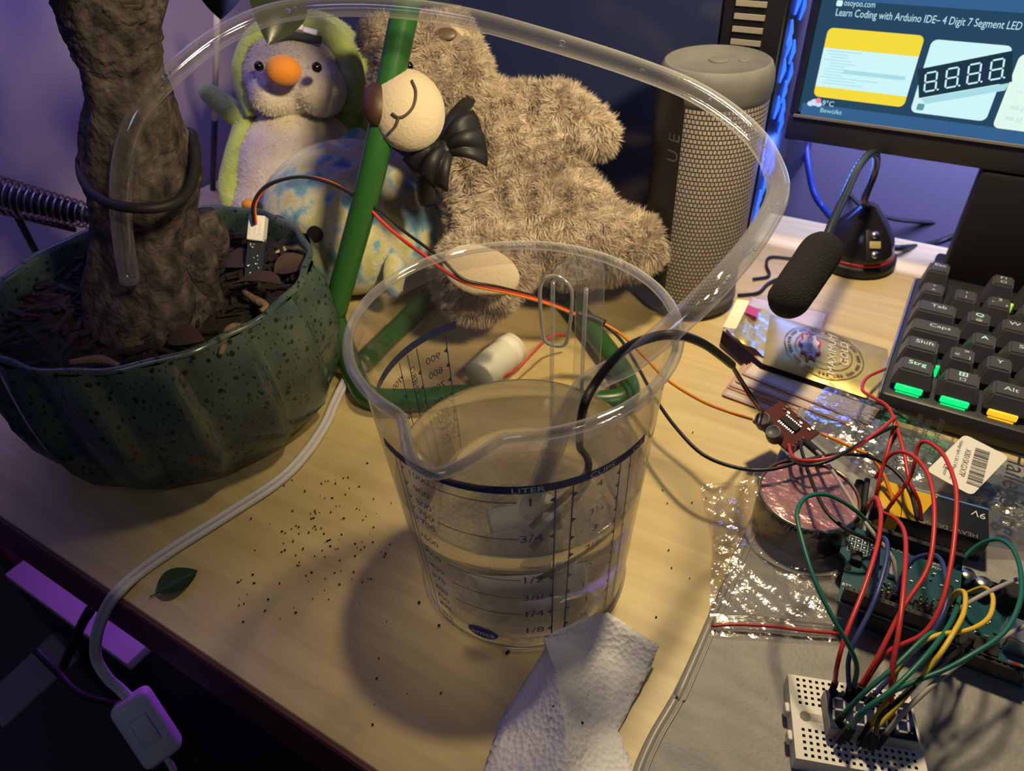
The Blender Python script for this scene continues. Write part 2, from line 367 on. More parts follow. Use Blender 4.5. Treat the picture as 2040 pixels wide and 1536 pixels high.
lp = [onj(dg(102 + 7.2 * math.cos(t)), .1325 + .0065 * math.sin(t), .0015) for t in np.linspace(0, 2 * math.pi, 24, endpoint=False)]
A = Acc(); A.add(lp + [onj(dg(102), .131, .006)], [(k, (k + 1) % 24, 24) for k in range(24)])
A.mk('thumb_dish', clear('clear_dish', (.88, .89, .93), 1.6, .06, 3), jug, True)
# printed scales: flat ink wrapped on the wall
P = Acc()
def wrap(V, Fc, phi, z0, up=None):
    out = []
    for v in V:
        z = z0 + v.y; r = jr(z) + .0003; out.append((JX + r * math.cos(phi + v.x / r), JY + r * math.sin(phi + v.x / r), z))
    P.add(out, Fc)
def jtext(s, size, phi, z, sx=1., rot=0, acc=None):
    V, Fc = textmesh(s, size)
    V = [Vector((v.x * sx, v.y, 0)) for v in V]
    if rot: V = [Vector((-v.y, v.x, 0)) if rot > 0 else Vector((v.y, -v.x, 0)) for v in V]
    wrap(V, Fc, dg(phi), z)
def strip(p0, p1, z0, z1, w=.0007, w2=None, n=None):          # a ruled line or band on the wall
    n = n or max(1, int(abs(p1 - p0) / 4)); V, Fc = [], []
    for k in range(n + 1):
        p, z = dg(p0 + (p1 - p0) * k / n), z0 + (z1 - z0) * k / n
        if abs(p1 - p0) < 12 and abs(z1 - z0) > .02:
            for s in (-1, 1): r = jr(z) + .0003; V.append((JX + r * math.cos(p + s * w / r), JY + r * math.sin(p + s * w / r), z))
        else:
            for s in (-1, 1): r = jr(z) + .0003; V.append((JX + r * math.cos(p), JY + r * math.sin(p), z + s * w))
    for k in range(n): Fc.append((2 * k, 2 * k + 1, 2 * k + 3, 2 * k + 2))
    P.add(V, Fc)
def tri(phi, z, d, s=.0022):
    wrap([Vector((0, s * .8, 0)), Vector((0, -s * .8, 0)), Vector((d * s, 0, 0))], [(0, 1, 2)], dg(phi), z)
band = [(-116, -5), (149, 206)]
strip(-116, -5, .1235, .1235, .0021); strip(149.5, 206, .1178, .1178, .0021)
strip(-112, -22, .004, .004, .0003)
# litre column (front)
for z, s in ((.1157, '1'), (.0925, '3/4'), (.0627, '1/2'), (.0486, '3/8'), (.0345, '1/4'), (.0199, '1/8')):
    jtext(s, .0068, -54.3, z, 1.15); tri(-45.5, z, -1)
    if s in ('1', '3/4', '1/2', '3/8', '1/4'): strip(-92, -59, z + .0004, z + .0004, .00022)
strip(-45.5, -45.5, .121, .012, .0003, n=6); strip(-39, -39, .121, .012, .0003, n=6)
for z, s in ((.1158, '4'), (.0999, '3½'), (.0879, '3'), (.0758, '2½'), (.0604, '2'), (.0478, '1½'), (.0339, '1'), (.020, '½')):
    jtext(s, .0055, -28, z, 1.1); tri(-39, z, 1)
for s, z in (('1000', .1175), ('900', .108), ('800', .0996), ('750', .0926), ('700', .0853), ('600', .0736), ('500', .062), ('400', .0516), ('375', .0432), ('300', .0333), ('250', .0259), ('200', .0188), ('125', .0095), ('100', .004)):
    jtext(s, .0054, -97 - (.1175 - z) * 60, z, 1.1); tri(-106, z, 1, .0017)
strip(-106, -111, .121, .006, .0003, n=6); strip(-109, -115, .121, .006, .0003, n=6)
strip(-19, -12, .121, .006, .0003, n=6); strip(-13.5, -5, .121, .006, .0003, n=6)
for k in range(14): tri(-19 + 7 * k / 14, .116 - .008 * k, -1, .0016); tri(-13.5 + 8.5 * k / 14, .114 - .008 * k, 1, .0016)
# sugar and flour scales (far side)
for phi in (155.5, 172, 178, -176, 170): strip(phi if phi != 170 else 160, (phi if phi != 170 else 160) + 2, .115, .02 if phi != 170 else .115, .0003, n=6)
for k, s in enumerate(('900', '800', '700', '600', '500', '400', '300', '200', '100')):
    z = .1042 - .0088 * k; jtext(s, .0056, 164, z, 1.1); tri(155.8 + .15 * k, z + .001, 1, .002); tri(172.3 + .1 * k, z - .003, 1, .002)
for k, s in enumerate(('700', '600', '500', '400', '300', '200', '100')):
    jtext(s, .0052, -171, .106 - .011 * k, 1.1); tri(-176 + .2 * k, .107 - .011 * k, 1, .0018)
jtext('ZUCCHERO', .0046, 177, .094, 1.1, 1); jtext('FARINA', .0046, -166, .080, 1.1, 1)
P.mk('printed_scale', ink, jug)
P = Acc(); q = 40
wrap([Vector((.0078 * math.cos(t), .0053 * math.sin(t), 0)) for t in np.linspace(0, 2 * math.pi, q, endpoint=False)], [tuple(range(q))], dg(-80.4), .0125)
P.mk('logo_oval', mat('logo_blue', (.01, .05, .25), .4), jug)
jr0 = jr
def jr(z): return jr0(z) + .0003
wht = mat('print_white', (.75, .75, .78), .5)
for s_, sz, ph_, z_, sx_ in (('emsa', .0062, -80.4, .0122, .95), ('LITER', .0040, -55, .1234, 1.3), ('CUPS', .0038, -27.6, .1234, 1.3), ('CCM/ML', .0038, -94, .1234, 1.2), ('OZ', .0038, -10, .1234, 1.2), ('ZUCKER', .0040, 167, .1177, 1.2), ('MEHL', .0040, -168, .1177, 1.2)):
    P = Acc(); jtext(s_, sz, ph_, z_, sx_); P.mk('pale_lettering', wht, jug)
jr = jr0
# ------------------------------------------------------------------ water and what stands in it
WZ = .0785
water_m = mat('clear_water', (.97, .98, .98), 0, trans=1, ior=1.33)
nt = water_m.node_tree; o_ = nt.nodes['Material Output']; mx = nt.nodes.new('ShaderNodeMixShader'); mx.inputs[0].default_value = .30; tr_ = nt.nodes.new('ShaderNodeBsdfTransparent'); tr_.inputs[0].default_value = (.96, .97, .97, 1)
nt.links.new(nt.nodes['Principled BSDF'].outputs[0], mx.inputs[1]); nt.links.new(tr_.outputs[0], mx.inputs[2]); nt.links.new(mx.outputs[0], o_.inputs[0])
Vw, Fw = [], []
prof = [(.0495, .0060), (.0515, .0070), (jr(.03) - .0012, .03), (jr(.06) - .0012, .06), (jr(WZ) - .0012, WZ - .0012), (jr(WZ) - .0005, WZ), (jr(WZ) - .0030, WZ - .0005), (.03, WZ - .0006), (.0001, WZ - .0006)]
V, Fc = lathe_vf([(.0001, .0060)] + prof, 96, (JX, JY, 0))
tag(mk('water', V, Fc, water_m), 'clear still water filling the lower half of the measuring jug', 'water')
pump = thing('water_pump', 'small white submersible pump lying under water in the jug', 'pump', (-.120, .190, .006))
pm = frame((-.124, .196, .0195), (.7, .6, .05), (0, 0, 1)) @ Matrix.Scale(.8, 4)
lathe('body', [(.0001, -.022), (.0105, -.022), (.0118, -.020), (.0118, .012), (.0125, .013), (.0125, .021), (.011, .023), (.0001, .023)], mat('pump_white', (.36, .36, .38), .4), pump, 24, M=pm)
tube('outlet', [pm @ Vector((.010, 0, .015)), pm @ Vector((.020, 0, .016)), pm @ Vector((.024, 0, .017))], .0035, white, pump)
hose_m = milky('clear_hose', .09, .05, 4)
hose = thing('clear_hose', 'clear flexible hose arching from jug over to tree trunk', 'hose', tuple(oz(1345, 660, .165)))
hp_ = [(-.1165, .189, .046), (-.112, .193, .075), tuple(dep(1150, 790, .305)), tuple(dep(1255, 720, .278)), tuple(dep(1345, 648, .268)), tuple(dep(1435, 560, .27)), tuple(dep(1515, 460, .295)), tuple(dep(1550, 370, .32)), tuple(dep(1505, 275, .34)),
       tuple(dep(1405, 195, .352)), tuple(dep(1280, 140, .36)), tuple(dep(1080, 76, .366)), tuple(dep(900, 30, .368)), tuple(dep(720, 12, .365)), tuple(dep(560, 24, .36)), tuple(dep(440, 72, .352)), tuple(dep(340, 150, .345)), tuple(dep(277, 225, .342)), tuple(dep(247, 310, .345)), tuple(dep(240, 400, .352)), tuple(dep(246, 480, .362)), tuple(dep(258, 560, .378))]
HQ = catmull(hp_, 10)
mk('outer_wall', *sweep(HQ, .0050, 16), hose_m, hose)
mk('inner_bore', *sweep(HQ, .0034, 12), clear('hose_bore', (.96, .96, .97), 1.3, .08, 1.0), hose)
dm = mat('droplet_water', (.95, .97, 1), .02, trans=1, ior=1.33)
rr = random.Random(3)
for k in range(26):
    i = rr.randrange(40, 175); p = HQ[i]; t = HQ[i + 1] - HQ[i - 1]; t /= np.linalg.norm(t)
    s = np.cross(t, TO); s /= np.linalg.norm(s); r = rr.choice([.0006, .0008, .0008, .0011])
    ball('droplet', p + s * rr.uniform(-.0026, .0026) + TO * .0012, (r * 1.7, r, r), dm, hose, axes(t, s), 10, 6)
pc = thing('pump_cable', 'thick black pump cable hooked over the jug rim, thin red ends', 'cable', tuple(oz(1350, 672, .16)))
tube('sheath', [(-.114, .187, .034), tuple(oz(1168, 960, .06)), tuple(oz(1155, 890, .078)), tuple(dep(1160, 822, .285)), tuple(dep(1185, 765, .283)), tuple(dep(1240, 700, .277)), tuple(dep(1300, 672, .272)), tuple(dep(1352, 668, .272)), tuple(dep(1400, 684, .285)), tuple(dep(1440, 712, .30)), tuple(dep(1458, 727, .31))], .0019, black, pc)
red_m = mat('red_insulation', (.55, .03, .03), .4); orange_m = mat('orange_insulation', (.75, .25, .02), .4); blk_m = mat('black_insulation', (.012, .012, .014), .4)
darkred_m = mat('dark_red_insulation', (.25, .02, .02), .4)
tube('wire', [tuple(dep(1455, 725, .309)), tuple(dep(1475, 760, .33)), tuple(dep(1500, 800, .345)), tuple(oz(1513, 818, .036))], .0007, darkred_m, pc)
tube('wire', [tuple(dep(1458, 725, .310)), tuple(dep(1485, 768, .33)), tuple(dep(1510, 805, .345)), tuple(oz(1520, 822, .036))], .0006, blk_m, pc)
# ------------------------------------------------------------------ glazed pot with the little tree
PX, PY = -.393, .208
glaze = mat('speckled_green_glaze', (.10, .17, .15), .22, spec=.6)
nt = glaze.node_tree; b = nt.nodes['Principled BSDF']; L = nt.links.new
tc = nt.nodes.new('ShaderNodeTexCoord'); vo = nt.nodes.new('ShaderNodeTexVoronoi'); vo.inputs['Scale'].default_value = 150
nz = nt.nodes.new('ShaderNodeTexNoise'); nz.inputs['Scale'].default_value = 28
mv = nt.nodes.new('ShaderNodeMixRGB'); mv.inputs[0].default_value = .012
c1 = nt.nodes.new('ShaderNodeValToRGB'); e = c1.color_ramp.elements; e[0].position = .19; e[0].color = (0, 0, 0, 1); e[1].position = .27; e[1].color = (1, 1, 1, 1)
c2 = nt.nodes.new('ShaderNodeValToRGB'); e = c2.color_ramp.elements; e[0].position = .35; e[0].color = (.034, .062, .066, 1); e[1].position = .7; e[1].color = (.085, .12, .085, 1)
mxx = nt.nodes.new('ShaderNodeMixRGB'); mxx.inputs[1].default_value = (.012, .018, .018, 1)
vo2 = nt.nodes.new('ShaderNodeTexVoronoi'); vo2.inputs['Scale'].default_value = 330; mp2 = nt.nodes.new('ShaderNodeMapping'); mp2.inputs['Scale'].default_value = (1.3, 1.3, .55)
c3 = nt.nodes.new('ShaderNodeValToRGB'); e = c3.color_ramp.elements; e[0].position = .17; e[0].color = (0, 0, 0, 1); e[1].position = .24; e[1].color = (1, 1, 1, 1)
mm = nt.nodes.new('ShaderNodeMath'); mm.operation = 'MINIMUM'
L(tc.outputs['Object'], mp2.inputs[0]); L(mp2.outputs[0], vo2.inputs['Vector']); L(vo2.outputs['Distance'], c3.inputs[0]); L(c1.outputs[0], mm.inputs[0]); L(c3.outputs[0], mm.inputs[1])
L(tc.outputs['Object'], mv.inputs[1]); L(nz.outputs['Color'], mv.inputs[2]); L(mv.outputs[0], vo.inputs['Vector']); L(tc.outputs['Object'], nz.inputs['Vector'])
L(vo.outputs['Distance'], c1.inputs[0]); L(nz.outputs[0], c2.inputs[0]); L(mm.outputs[0], mxx.inputs[0]); L(c2.outputs[0], mxx.inputs[2]); L(mxx.outputs[0], b.inputs['Base Color'])
pot = thing('plant_pot', 'dark green speckled ceramic pot with swirling flutes, at desk left end', 'pot', (PX, PY, 0))
def flute(t, z):
    k = 15; ph = (k * (t + z * 1.2) / (2 * math.pi)) % 1
    s = (ph if ph < .82 else (1 - ph) / .18 * .82) - .41
    amp = .12 * min(1, z / .02) * (1 if z < .088 else max(.35, (.106 - z) / .018))
    return 1 + amp * s
lathe('body', [(.0001, .0012), (.080, .0012), (.0865, .003), (.093, .012), (.098, .028), (.1005, .045), (.1010, .06), (.1000, .075), (.0985, .088), (.0978, .096), (.0968, .100)], glaze, pot, 240, (PX, PY, 0), flute, cap=(True, False))
lathe('rim', [(.0968, .0995), (.0962, .1015), (.0945, .1022), (.0925, .1012), (.0915, .098), (.0905, .085), (.089, .074)], glaze, pot, 120, (PX, PY, 0), lambda t, z: 1 + .012 * math.sin(15 * (t + .55)) * (z > .09), cap=(False, False))
soil_m = mat('dark_soil', (.02, .014, .01), .95, noise=(220, [(.3, (.004, .003, .0025)), (.75, (.018, .013, .010))]), bump=(260, 1.0))
V, Fc = [], []
for i in range(26):
    for k in range(72):
        t = 2 * math.pi * k / 72; r = .0915 * i / 25
        V.append((PX + r * math.cos(t), PY + r * math.sin(t), .081 + .004 * math.sin(31 * r * math.cos(t) * 9) * math.cos(r * math.sin(t) * 210) + random.uniform(-.0012, .0012) + .005 * (1 - r / .0915)))
for i in range(25):
    for k in range(72): Fc.append((i * 72 + k, i * 72 + (k + 1) % 72, (i + 1) * 72 + (k + 1) % 72, (i + 1) * 72 + k))
soil = tag(mk('soil', V, Fc, soil_m), 'dark bark soil filling the green speckled pot', 'soil', kind='stuff')
A = Acc()                                  # bark bits and roots in the soil
mulch_m = mat('bark_bits', (.07, .045, .03), .9, noise=(90, [(.3, (.006, .0045, .004)), (.8, (.030, .022, .017))]))
for k in range(300):
    t, r = random.uniform(0, 6.283), .088 * math.sqrt(random.random()); x, y = PX + r * math.cos(t), PY + r * math.sin(t)
    l, wd = random.uniform(.003, .010), random.uniform(.0006, .002)
    A.box((-l, -wd, -.0006), (l, wd, .0006), Matrix.Translation((x, y, .086 + random.uniform(0, .005))) @ Matrix.Rotation(random.uniform(0, 6.3), 4, 'Z') @ Matrix.Rotation(random.uniform(-.4, .4), 4, 'Y'))
tag(A.mk('bark_bits', mulch_m), 'loose bark bits and fibres lying on the pot soil', 'mulch', kind='stuff')
root_m = mat('pale_root', (.20, .13, .09), .9, bump=(300, .6))
for k, (pts, lab) in enumerate([([(500, 655), (470, 650), (455, 660), (445, 690), (440, 705)], 'pale forked root piece hanging over the front pot rim'), ([(485, 580), (505, 595), (530, 610), (520, 620)], 'pale knobbly root piece below the moisture sensor'), ([(140, 722), (185, 716), (210, 718), (235, 727)], 'thin pale root along the front left pot rim')]):
    t = tube('dry_root', [oz(x, y, .097 + (.004 if k == 2 else 0)) for x, y in pts], [.0016, .0026, .0014], root_m, None, 8, 6); tag(t, lab, 'root', 'dry roots on the soil')
deadleaf = mat('dry_leaf', (.045, .025, .02), .7, bump=(150, .4))
def leaf_mesh(l, w, curl=.2, n=10):
    V, Fc = [], []
    for i in range(n + 1):
        s = i / n; h = w * math.sin(math.pi * s ** .8) ** .8 if 0 < s < 1 else .0004
        for j in range(5):
            q = (j - 2) / 2; V.append((l * s, h * q, curl * l * (s - .5) ** 2 * -1 + abs(q) * h * .35))
    for i in range(n):
        for j in range(4): Fc.append((i * 5 + j, i * 5 + j + 1, (i + 1) * 5 + j + 1, (i + 1) * 5 + j))
    return V, Fc
for (x, y, zz, a, l, lab) in [(445, 515, .093, 10, .026, 'round brown dead leaf left of the moisture sensor'), (560, 560, .1045, -150, .030, 'glossy dark dead leaf curled over the right pot rim'), (545, 540, .095, 60, .026, 'brown folded dead leaf right of the moisture sensor'), (335, 670, .093, 20, .022, 'dull brown dead leaf below the tree trunk')]:
    V, Fc = leaf_mesh(l, l * .36); M = rotz(oz(x, y, zz), a) @ Matrix.Rotation(.25, 4, 'X')
    tag(mk('fallen_leaf', [M @ Vector(v) for v in V], Fc, deadleaf), lab, 'leaf', 'dead leaves on the pot soil')
bark = mat('grey_bark', (.16, .12, .10), .85, noise=(140, [(.32, (.016, .013, .013)), (.5, (.058, .048, .045)), (.72, (.125, .102, .092))], (1, 1, .7)), bump=(330, 1.0, (1, 1, .8)))
tree = thing('potted_tree', 'thick gnarled grey-brown tree trunk growing from the green pot', 'plant', tuple(dep(300, 640, .435)))
tp = [(310, 650, .437, 118), (300, 560, .42, 112), (292, 490, .405, 102), (287, 410, .392, 100), (280, 340, .378, 112), (268, 270, .365, 98), (258, 200, .352, 82), (240, 130, .340, 76), (222, 70, .330, 86), (210, 10, .322, 92), (205, -40, .316, 88)]
tpt = catmull([dep(x, y, d) for x, y, d, r in tp], 6); trr = np.interp(np.linspace(0, 1, len(tpt)), np.linspace(0, 1, len(tp)), [r * d / F for x, y, d, r in tp])
tpt = catmull([dep(x, y, d) for x, y, d, r in tp], 12); trr = np.interp(np.linspace(0, 1, len(tpt)), np.linspace(0, 1, len(tp)), [r * d / F for x, y, d, r in tp])
TN = 110; V, Fc = sweep(tpt, trr, TN); rr = random.Random(5)
tab = np.array([[rr.random() for _ in range(64)] for _ in range(64)])
def vn(x, y):                               # smooth value noise, periodic round the trunk
    i, j = math.floor(x), math.floor(y); f, g = x - i, y - j; f, g = f * f * (3 - 2 * f), g * g * (3 - 2 * g)
    q = lambda a, b: tab[a % 64, b % 64]
    return (q(i, j) * (1 - f) + q(i + 1, j) * f) * (1 - g) + (q(i, j + 1) * (1 - f) + q(i + 1, j + 1) * f) * g - .5
for i, v in enumerate(V):
    row, k = divmod(i, TN)
    if row >= len(tpt): continue
    a_ = k / TN * 64; t = 2 * math.pi * k / TN; d = v - tpt[row]; s = row / len(tpt); up_ = max(0, s - .62) / .38
    wob = .05 * math.sin(3 * t + s * 5) + .03 * math.sin(7 * t - s * 9) + .10 * vn(a_ / 8, s * 9) + (.05 + .10 * up_) * vn(a_ / 4, s * 26) + (.035 + .09 * up_) * vn(a_, s * 90) - .02 * abs(math.sin(s * 60 + vn(a_ / 8, s * 9) * 6)) * (s < .5)
    V[i] = tpt[row] + d * (1 + wob)
mk('trunk', V, Fc, bark, tree)
for pts in ([(370, 480, .405), (395, 520, .41), (410, 570, .425), (440, 620, .445)], [(250, 560, .40), (230, 620, .415), (225, 680, .43)], [(340, 540, .405), (350, 610, .41), (330, 680, .415), (310, 715, .42)], [(400, 430, .415), (425, 490, .43), (430, 540, .45)]):
    tube('surface_root', [dep(*p) for p in pts], [.010, .011, .008, .005], bark, tree, 12)
tube('twig', [dep(300, 60, .333), dep(312, 25, .33), dep(325, -15, .327), dep(335, -50, .32)], [.004, .0035, .003, .0026], bark, tree, 8)
tube('twig', [dep(300, 55, .333), dep(312, 60, .335)], .0014, bark, tree, 6)
leaf_m = mat('olive_leaf', (.020, .030, .018), .35, spec=.5)
def big_leaf(base, tip, w, nrm, parent):
    base, tip = np.asarray(base), np.asarray(tip); l = np.linalg.norm(tip - base); V, Fc = leaf_mesh(l, w, .3, 14)
    M = frame(base, nrm, tip - base); mk('leaf', [M @ Vector(v) for v in V], Fc, leaf_m, parent)
big_leaf(dep(455, -45, .40), dep(452, 52, .405), .014, TO + UP * .2, tree)
big_leaf(dep(560, -40, .43), dep(527, 96, .44), .017, TO * .8 + RT * .5, tree)
rr = random.Random(9)
for k in range(30):                        # the crown above
    b_ = dep(330, -50, .32) + np.array([rr.uniform(-.06, .07), rr.uniform(-.09, .07), rr.uniform(.02, .12)]); dr_ = np.array([rr.uniform(-1, 1), rr.uniform(-1, 1), rr.uniform(-.5, .3)])
    if k % 5 == 0: tube('twig', [dep(335, -50, .32), (b_ + dep(335, -50, .32)) / 2 + (0, 0, .01), b_], [.0026, .002, .0012], bark, tree, 6, 4)
    big_leaf(b_, b_ + dr_ / np.linalg.norm(dr_) * .05, .016, (rr.uniform(-.5, .5), rr.uniform(-.5, .5), 1), tree)
big_twig = tube('twig', [dep(335, -50, .32), dep(400, -90, .36), dep(455, -60, .395), dep(455, -40, .40)], .0018, bark, tree, 6)
tube('twig', [dep(400, -90, .36), dep(500, -90, .41), dep(560, -38, .43)], .0016, bark, tree, 6)
cordp = [(163, 315, .378), (170, 365, .360), (212, 402, .345), (275, 415, .340), (335, 409, .345), (375, 382, .355), (390, 330, .366), (387, 285, .374), (374, 262, .386), (300, 250, .425), (200, 270, .42)]
tag(tube('rubber_cord', [dep(*p) for p in cordp], .0026, mat('cord_black', (.012, .012, .013), .6), None, 10, 8, True), 'black rubber cord looped round the grey tree trunk', 'cord')
sens = thing('moisture_sensor', 'small moisture sensor in the pot soil with white plug and three-wire lead', 'sensor', tuple(oz(508, 540, .09)))
sd_ = .455
sf = frame(dep(510, 500, sd_), TO, UP + .1 * RT)          # x up the board, y to the left, z to the viewer
box('circuit_board', (-.020, -.0055, -.0008), (.008, .0055, .0008), mat('sensor_board', (.02, .03, .035), .4), sens, M=sf)
box('prong', (-.034, -.0050, -.0006), (-.020, -.0028, .0006), silver, sens, M=sf); box('prong', (-.034, .0028, -.0006), (-.020, .0050, .0006), silver, sens, M=sf)
rr = random.Random(2)
for k in range(16): ball('solder_joint', sf @ Vector((rr.uniform(-.018, .004), rr.uniform(-.004, .004), .001)), rr.uniform(.0006, .0011), silver, sens, None, 8, 5)
jst = mat('plug_white', (.78, .76, .78), .45)
pl = box('plug', (.006, -.0052, -.0026), (.022, .0052, .0046), jst, sens, .0005, 1, M=sf)
for s in (-.003, 0, .003): box('slot', (.010, s - .0006, .0046), (.019, s + .0006, .0049), white, pl, M=sf)
lead = [(508, 446, .447), (507, 405, .44), (530, 372, .437), (570, 356, .436), (615, 353, .436), (665, 367, .437), (720, 400, .437), (760, 440, .438), (800, 475, .437), (845, 508, .432), (880, 535, .428), (930, 562, .427), (1000, 577, .435), (1080, 598, .455), (1150, 625, .475)]
for k, (m_, dx, dy) in enumerate(((blk_m, -5, 0), (red_m, 0, 0), (orange_m, 5, 0))):
    pts = [dep(x + dx * (.4 if i < 6 else 1) + (8 if k == 0 else 0) * (6 < i < 11), y + (-16 if k == 0 and 6 < i < 11 else 5 * (k - 1) * (i > 5)), d + .0015 * k) for i, (x, y, d) in enumerate(lead)]
    tube('lead_wire', pts, .0010, m_, sens, 7, 7)
splice = thing('heat_shrink_splice', 'black heat-shrink wire splice behind the jug, orange and black wires leave it', 'cable', tuple(oz(1180, 632, .02)))
tube('sleeve', [dep(1148, 624, .475), dep(1175, 632, .476), dep(1205, 645, .476)], .0027, blk_m, splice, 10)
tube('wire', [dep(1200, 643, .476), dep(1240, 668, .47), dep(1285, 712, .45), dep(1330, 757, .43), dep(1400, 800, .41), dep(1460, 823, .395), tuple(oz(1497, 835, .034))], .0010, orange_m, splice, 7)
tube('wire', [dep(1200, 644, .477), dep(1235, 675, .47), dep(1270, 730, .45), dep(1303, 790, .425), dep(1345, 850, .405), dep(1400, 905, .39), dep(1470, 932, .383), dep(1535, 935, .38), dep(1600, 918, .383), dep(1670, 905, .385), dep(1740, 912, .385), dep(1790, 945, .375), dep(1815, 985, .365), dep(1828, 1035, .352)], .0011, blk_m, splice, 7)
# soldering iron rest at the left wall
rest = thing('soldering_iron_rest', 'black spiral spring iron rest leaning behind the green pot', 'holder', (-.62, .31, 0))
a_, b_ = dep(-60, 375, .57), dep(185, 432, .58); ax = b_ - a_; ln = np.linalg.norm(ax); fx = axes(ax, UP)
hel = []
for k in range(16 * 18 + 1):
    s = k / (16 * 18); t = 2 * math.pi * k / 16; r = .0165 - .007 * s; hel.append(a_ + ax * s + r * (math.cos(t) * fx[:, 1] + math.sin(t) * fx[:, 2]))
mk('spring', *sweep(hel, .0009, 6), mat('spring_wire', (.25, .23, .25), .35, 1), rest)
tube('iron_shaft', [a_ + ax * .0, a_ + ax * .85], .0085, matte_black, rest, 12, 2); tube('tip_collar', [a_ + ax * .85, b_], .006, black, rest, 12, 2)
tube('lower_rail', [dep(-40, 412, .575), dep(150, 458, .58)], .0022, black, rest, 8, 2)
tube('stand_leg', [a_ + ax * .3, a_ + ax * .3 * np.array([1, 1, 0]) - np.array([0, 0, a_[2] - .004])], .003, black, rest, 8, 2)
box('base_plate', (-.66, .24, 0), (-.57, .34, .006), matte_black, rest, .002)
rod2 = thing('two_tone_rod', 'thin rod, white above and dark below, standing behind the penguin arm', 'rod', tuple(oz(424, 378, 0)))
bq = oz(424, 378, 0); tq = dep(432, 40, .60); mq = bq + (tq - bq) * .48
tube('dark_part', [bq, mq], .0030, mat('rod_dark', (.03, .03, .06), .5), rod2, 10, 2); tube('pale_part', [mq, bq + (tq - bq) * 1.2], .0026, mat('rod_white', (.6, .58, .6), .5), rod2, 10, 2)
# ------------------------------------------------------------------ green desk lamp (its shade hangs above the picture)
green = mat('green_lacquer', (.022, .10, .022), .30, spec=.5)
dl = thing('desk_lamp', 'green tubular desk lamp, leaning rod on a looped foot round the jug', 'lamp', (-.321, .277, 0))
loop = [(705, 742), (735, 790), (820, 797), (905, 790), (1010, 790), (1120, 797), (1215, 800), (1252, 782), (1235, 735), (1195, 680), (1150, 620), (1105, 572), (1045, 540), (960, 535), (890, 562), (838, 608), (795, 652), (752, 694), (722, 725)]
tube('foot_loop', [(-.321, .277, .06)] + [oz(x, y, .0085) for x, y in loop], .0079, green, dl, 14, 7)
rodp = [np.array([-.321, .277, .05]), dep(740, 350, .432), dep(776, 170, .415), dep(812, 0, .40), dep(836, -110, .385), np.array([-.235, .38, .42]), np.array([-.17, .42, .60]), np.array([-.08, .45, .68])]
tube('rod', rodp, .0080, green, dl, 14, 8)
lathe('lamp_shade', [(.018, .075), (.022, .07), (.05, .03), (.075, -.005), (.0745, -.005), (.048, .03), (.02, .066)], green, dl, 40, (LAMP[0], LAMP[1], LAMP[2] + .01), cap=(True, False))
# ------------------------------------------------------------------ plush penguin in a green hood
def S(px, d): return px * d / F
cream = mat('cream_plush', (.62, .56, .45), .9, sheen=.4, noise=(120, [(.3, (.56, .50, .40)), (.75, (.68, .62, .5))]), bump=(500, .5))
lime = mat('lime_plush', (.36, .46, .10), .9, sheen=.4, noise=(120, [(.3, (.30, .40, .08)), (.75, (.42, .52, .14))]), bump=(420, .7))
pg = thing('plush_penguin', 'white plush penguin with orange beak in a lime green hood', 'soft toy', tuple(dep(560, 470, .63) * [1, 1, 0]))
d0 = .60
bodyb = blob('body', [(dep(600, 345, .615), (S(125, .615), S(140, .615), S(105, .6)), CAM3), (dep(585, 420, .62), (S(125, .6), S(80, .6), S(100, .6)), CAM3)], cream, pg, .005)
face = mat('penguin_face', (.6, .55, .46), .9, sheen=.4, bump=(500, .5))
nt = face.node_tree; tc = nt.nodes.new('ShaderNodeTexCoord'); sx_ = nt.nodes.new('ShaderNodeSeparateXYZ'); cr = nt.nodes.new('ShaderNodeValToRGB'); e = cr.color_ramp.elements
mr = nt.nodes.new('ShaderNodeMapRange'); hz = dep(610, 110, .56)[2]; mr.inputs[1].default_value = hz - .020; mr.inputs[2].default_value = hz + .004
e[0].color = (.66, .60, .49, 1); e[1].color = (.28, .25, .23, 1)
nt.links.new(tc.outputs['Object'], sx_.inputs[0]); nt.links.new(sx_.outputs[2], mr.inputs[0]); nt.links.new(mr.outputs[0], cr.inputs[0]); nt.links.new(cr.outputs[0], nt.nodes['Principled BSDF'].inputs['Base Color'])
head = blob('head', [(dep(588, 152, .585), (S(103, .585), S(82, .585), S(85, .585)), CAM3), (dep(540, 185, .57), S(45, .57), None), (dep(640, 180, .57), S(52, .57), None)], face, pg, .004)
hood = blob('hood', [(dep(622, 145, .625), (S(118, .62), S(120, .62), S(88, .62)), CAM3), (dep(665, 230, .625), (S(75, .62), S(70, .62), S(60, .62)), CAM3)], lime, pg, .004)
hr = [dep(500, 230, .585), dep(478, 150, .58), dep(510, 75, .575), dep(575, 48, .57), dep(640, 58, .57), dep(690, 110, .575), dep(706, 180, .58), dep(702, 225, .585)]
tube('hood_edge', hr, [.004, .0075, .009, .0085, .0085, .010, .010, .006], lime, pg, 14)
dk = mat('hood_mouth', (.02, .03, .03), .9)
tube('hood_mouth', [dep(540, 85, .555), dep(580, 72, .553), dep(640, 80, .555)], .0030, dk, pg, 8)
for x, y, a in ((562, 54, 0), (590, 52, 8), (618, 62, 18)):
    box('tooth', (-.0055, -.0022, -.001), (.0055, .0022, .001), white, pg, .0006, 1, M=frame(dep(x, y, .552), TO, RT + UP * -.25))
ball('beak', dep(565, 141, .535), (S(36, .535), S(29, .535), S(30, .535)), mat('orange_plush', (.75, .26, .02), .8, sheen=.3, bump=(600, .4)), pg, CAM3)
eye = mat('glossy_eye', (.006, .006, .007), .08, spec=.6)
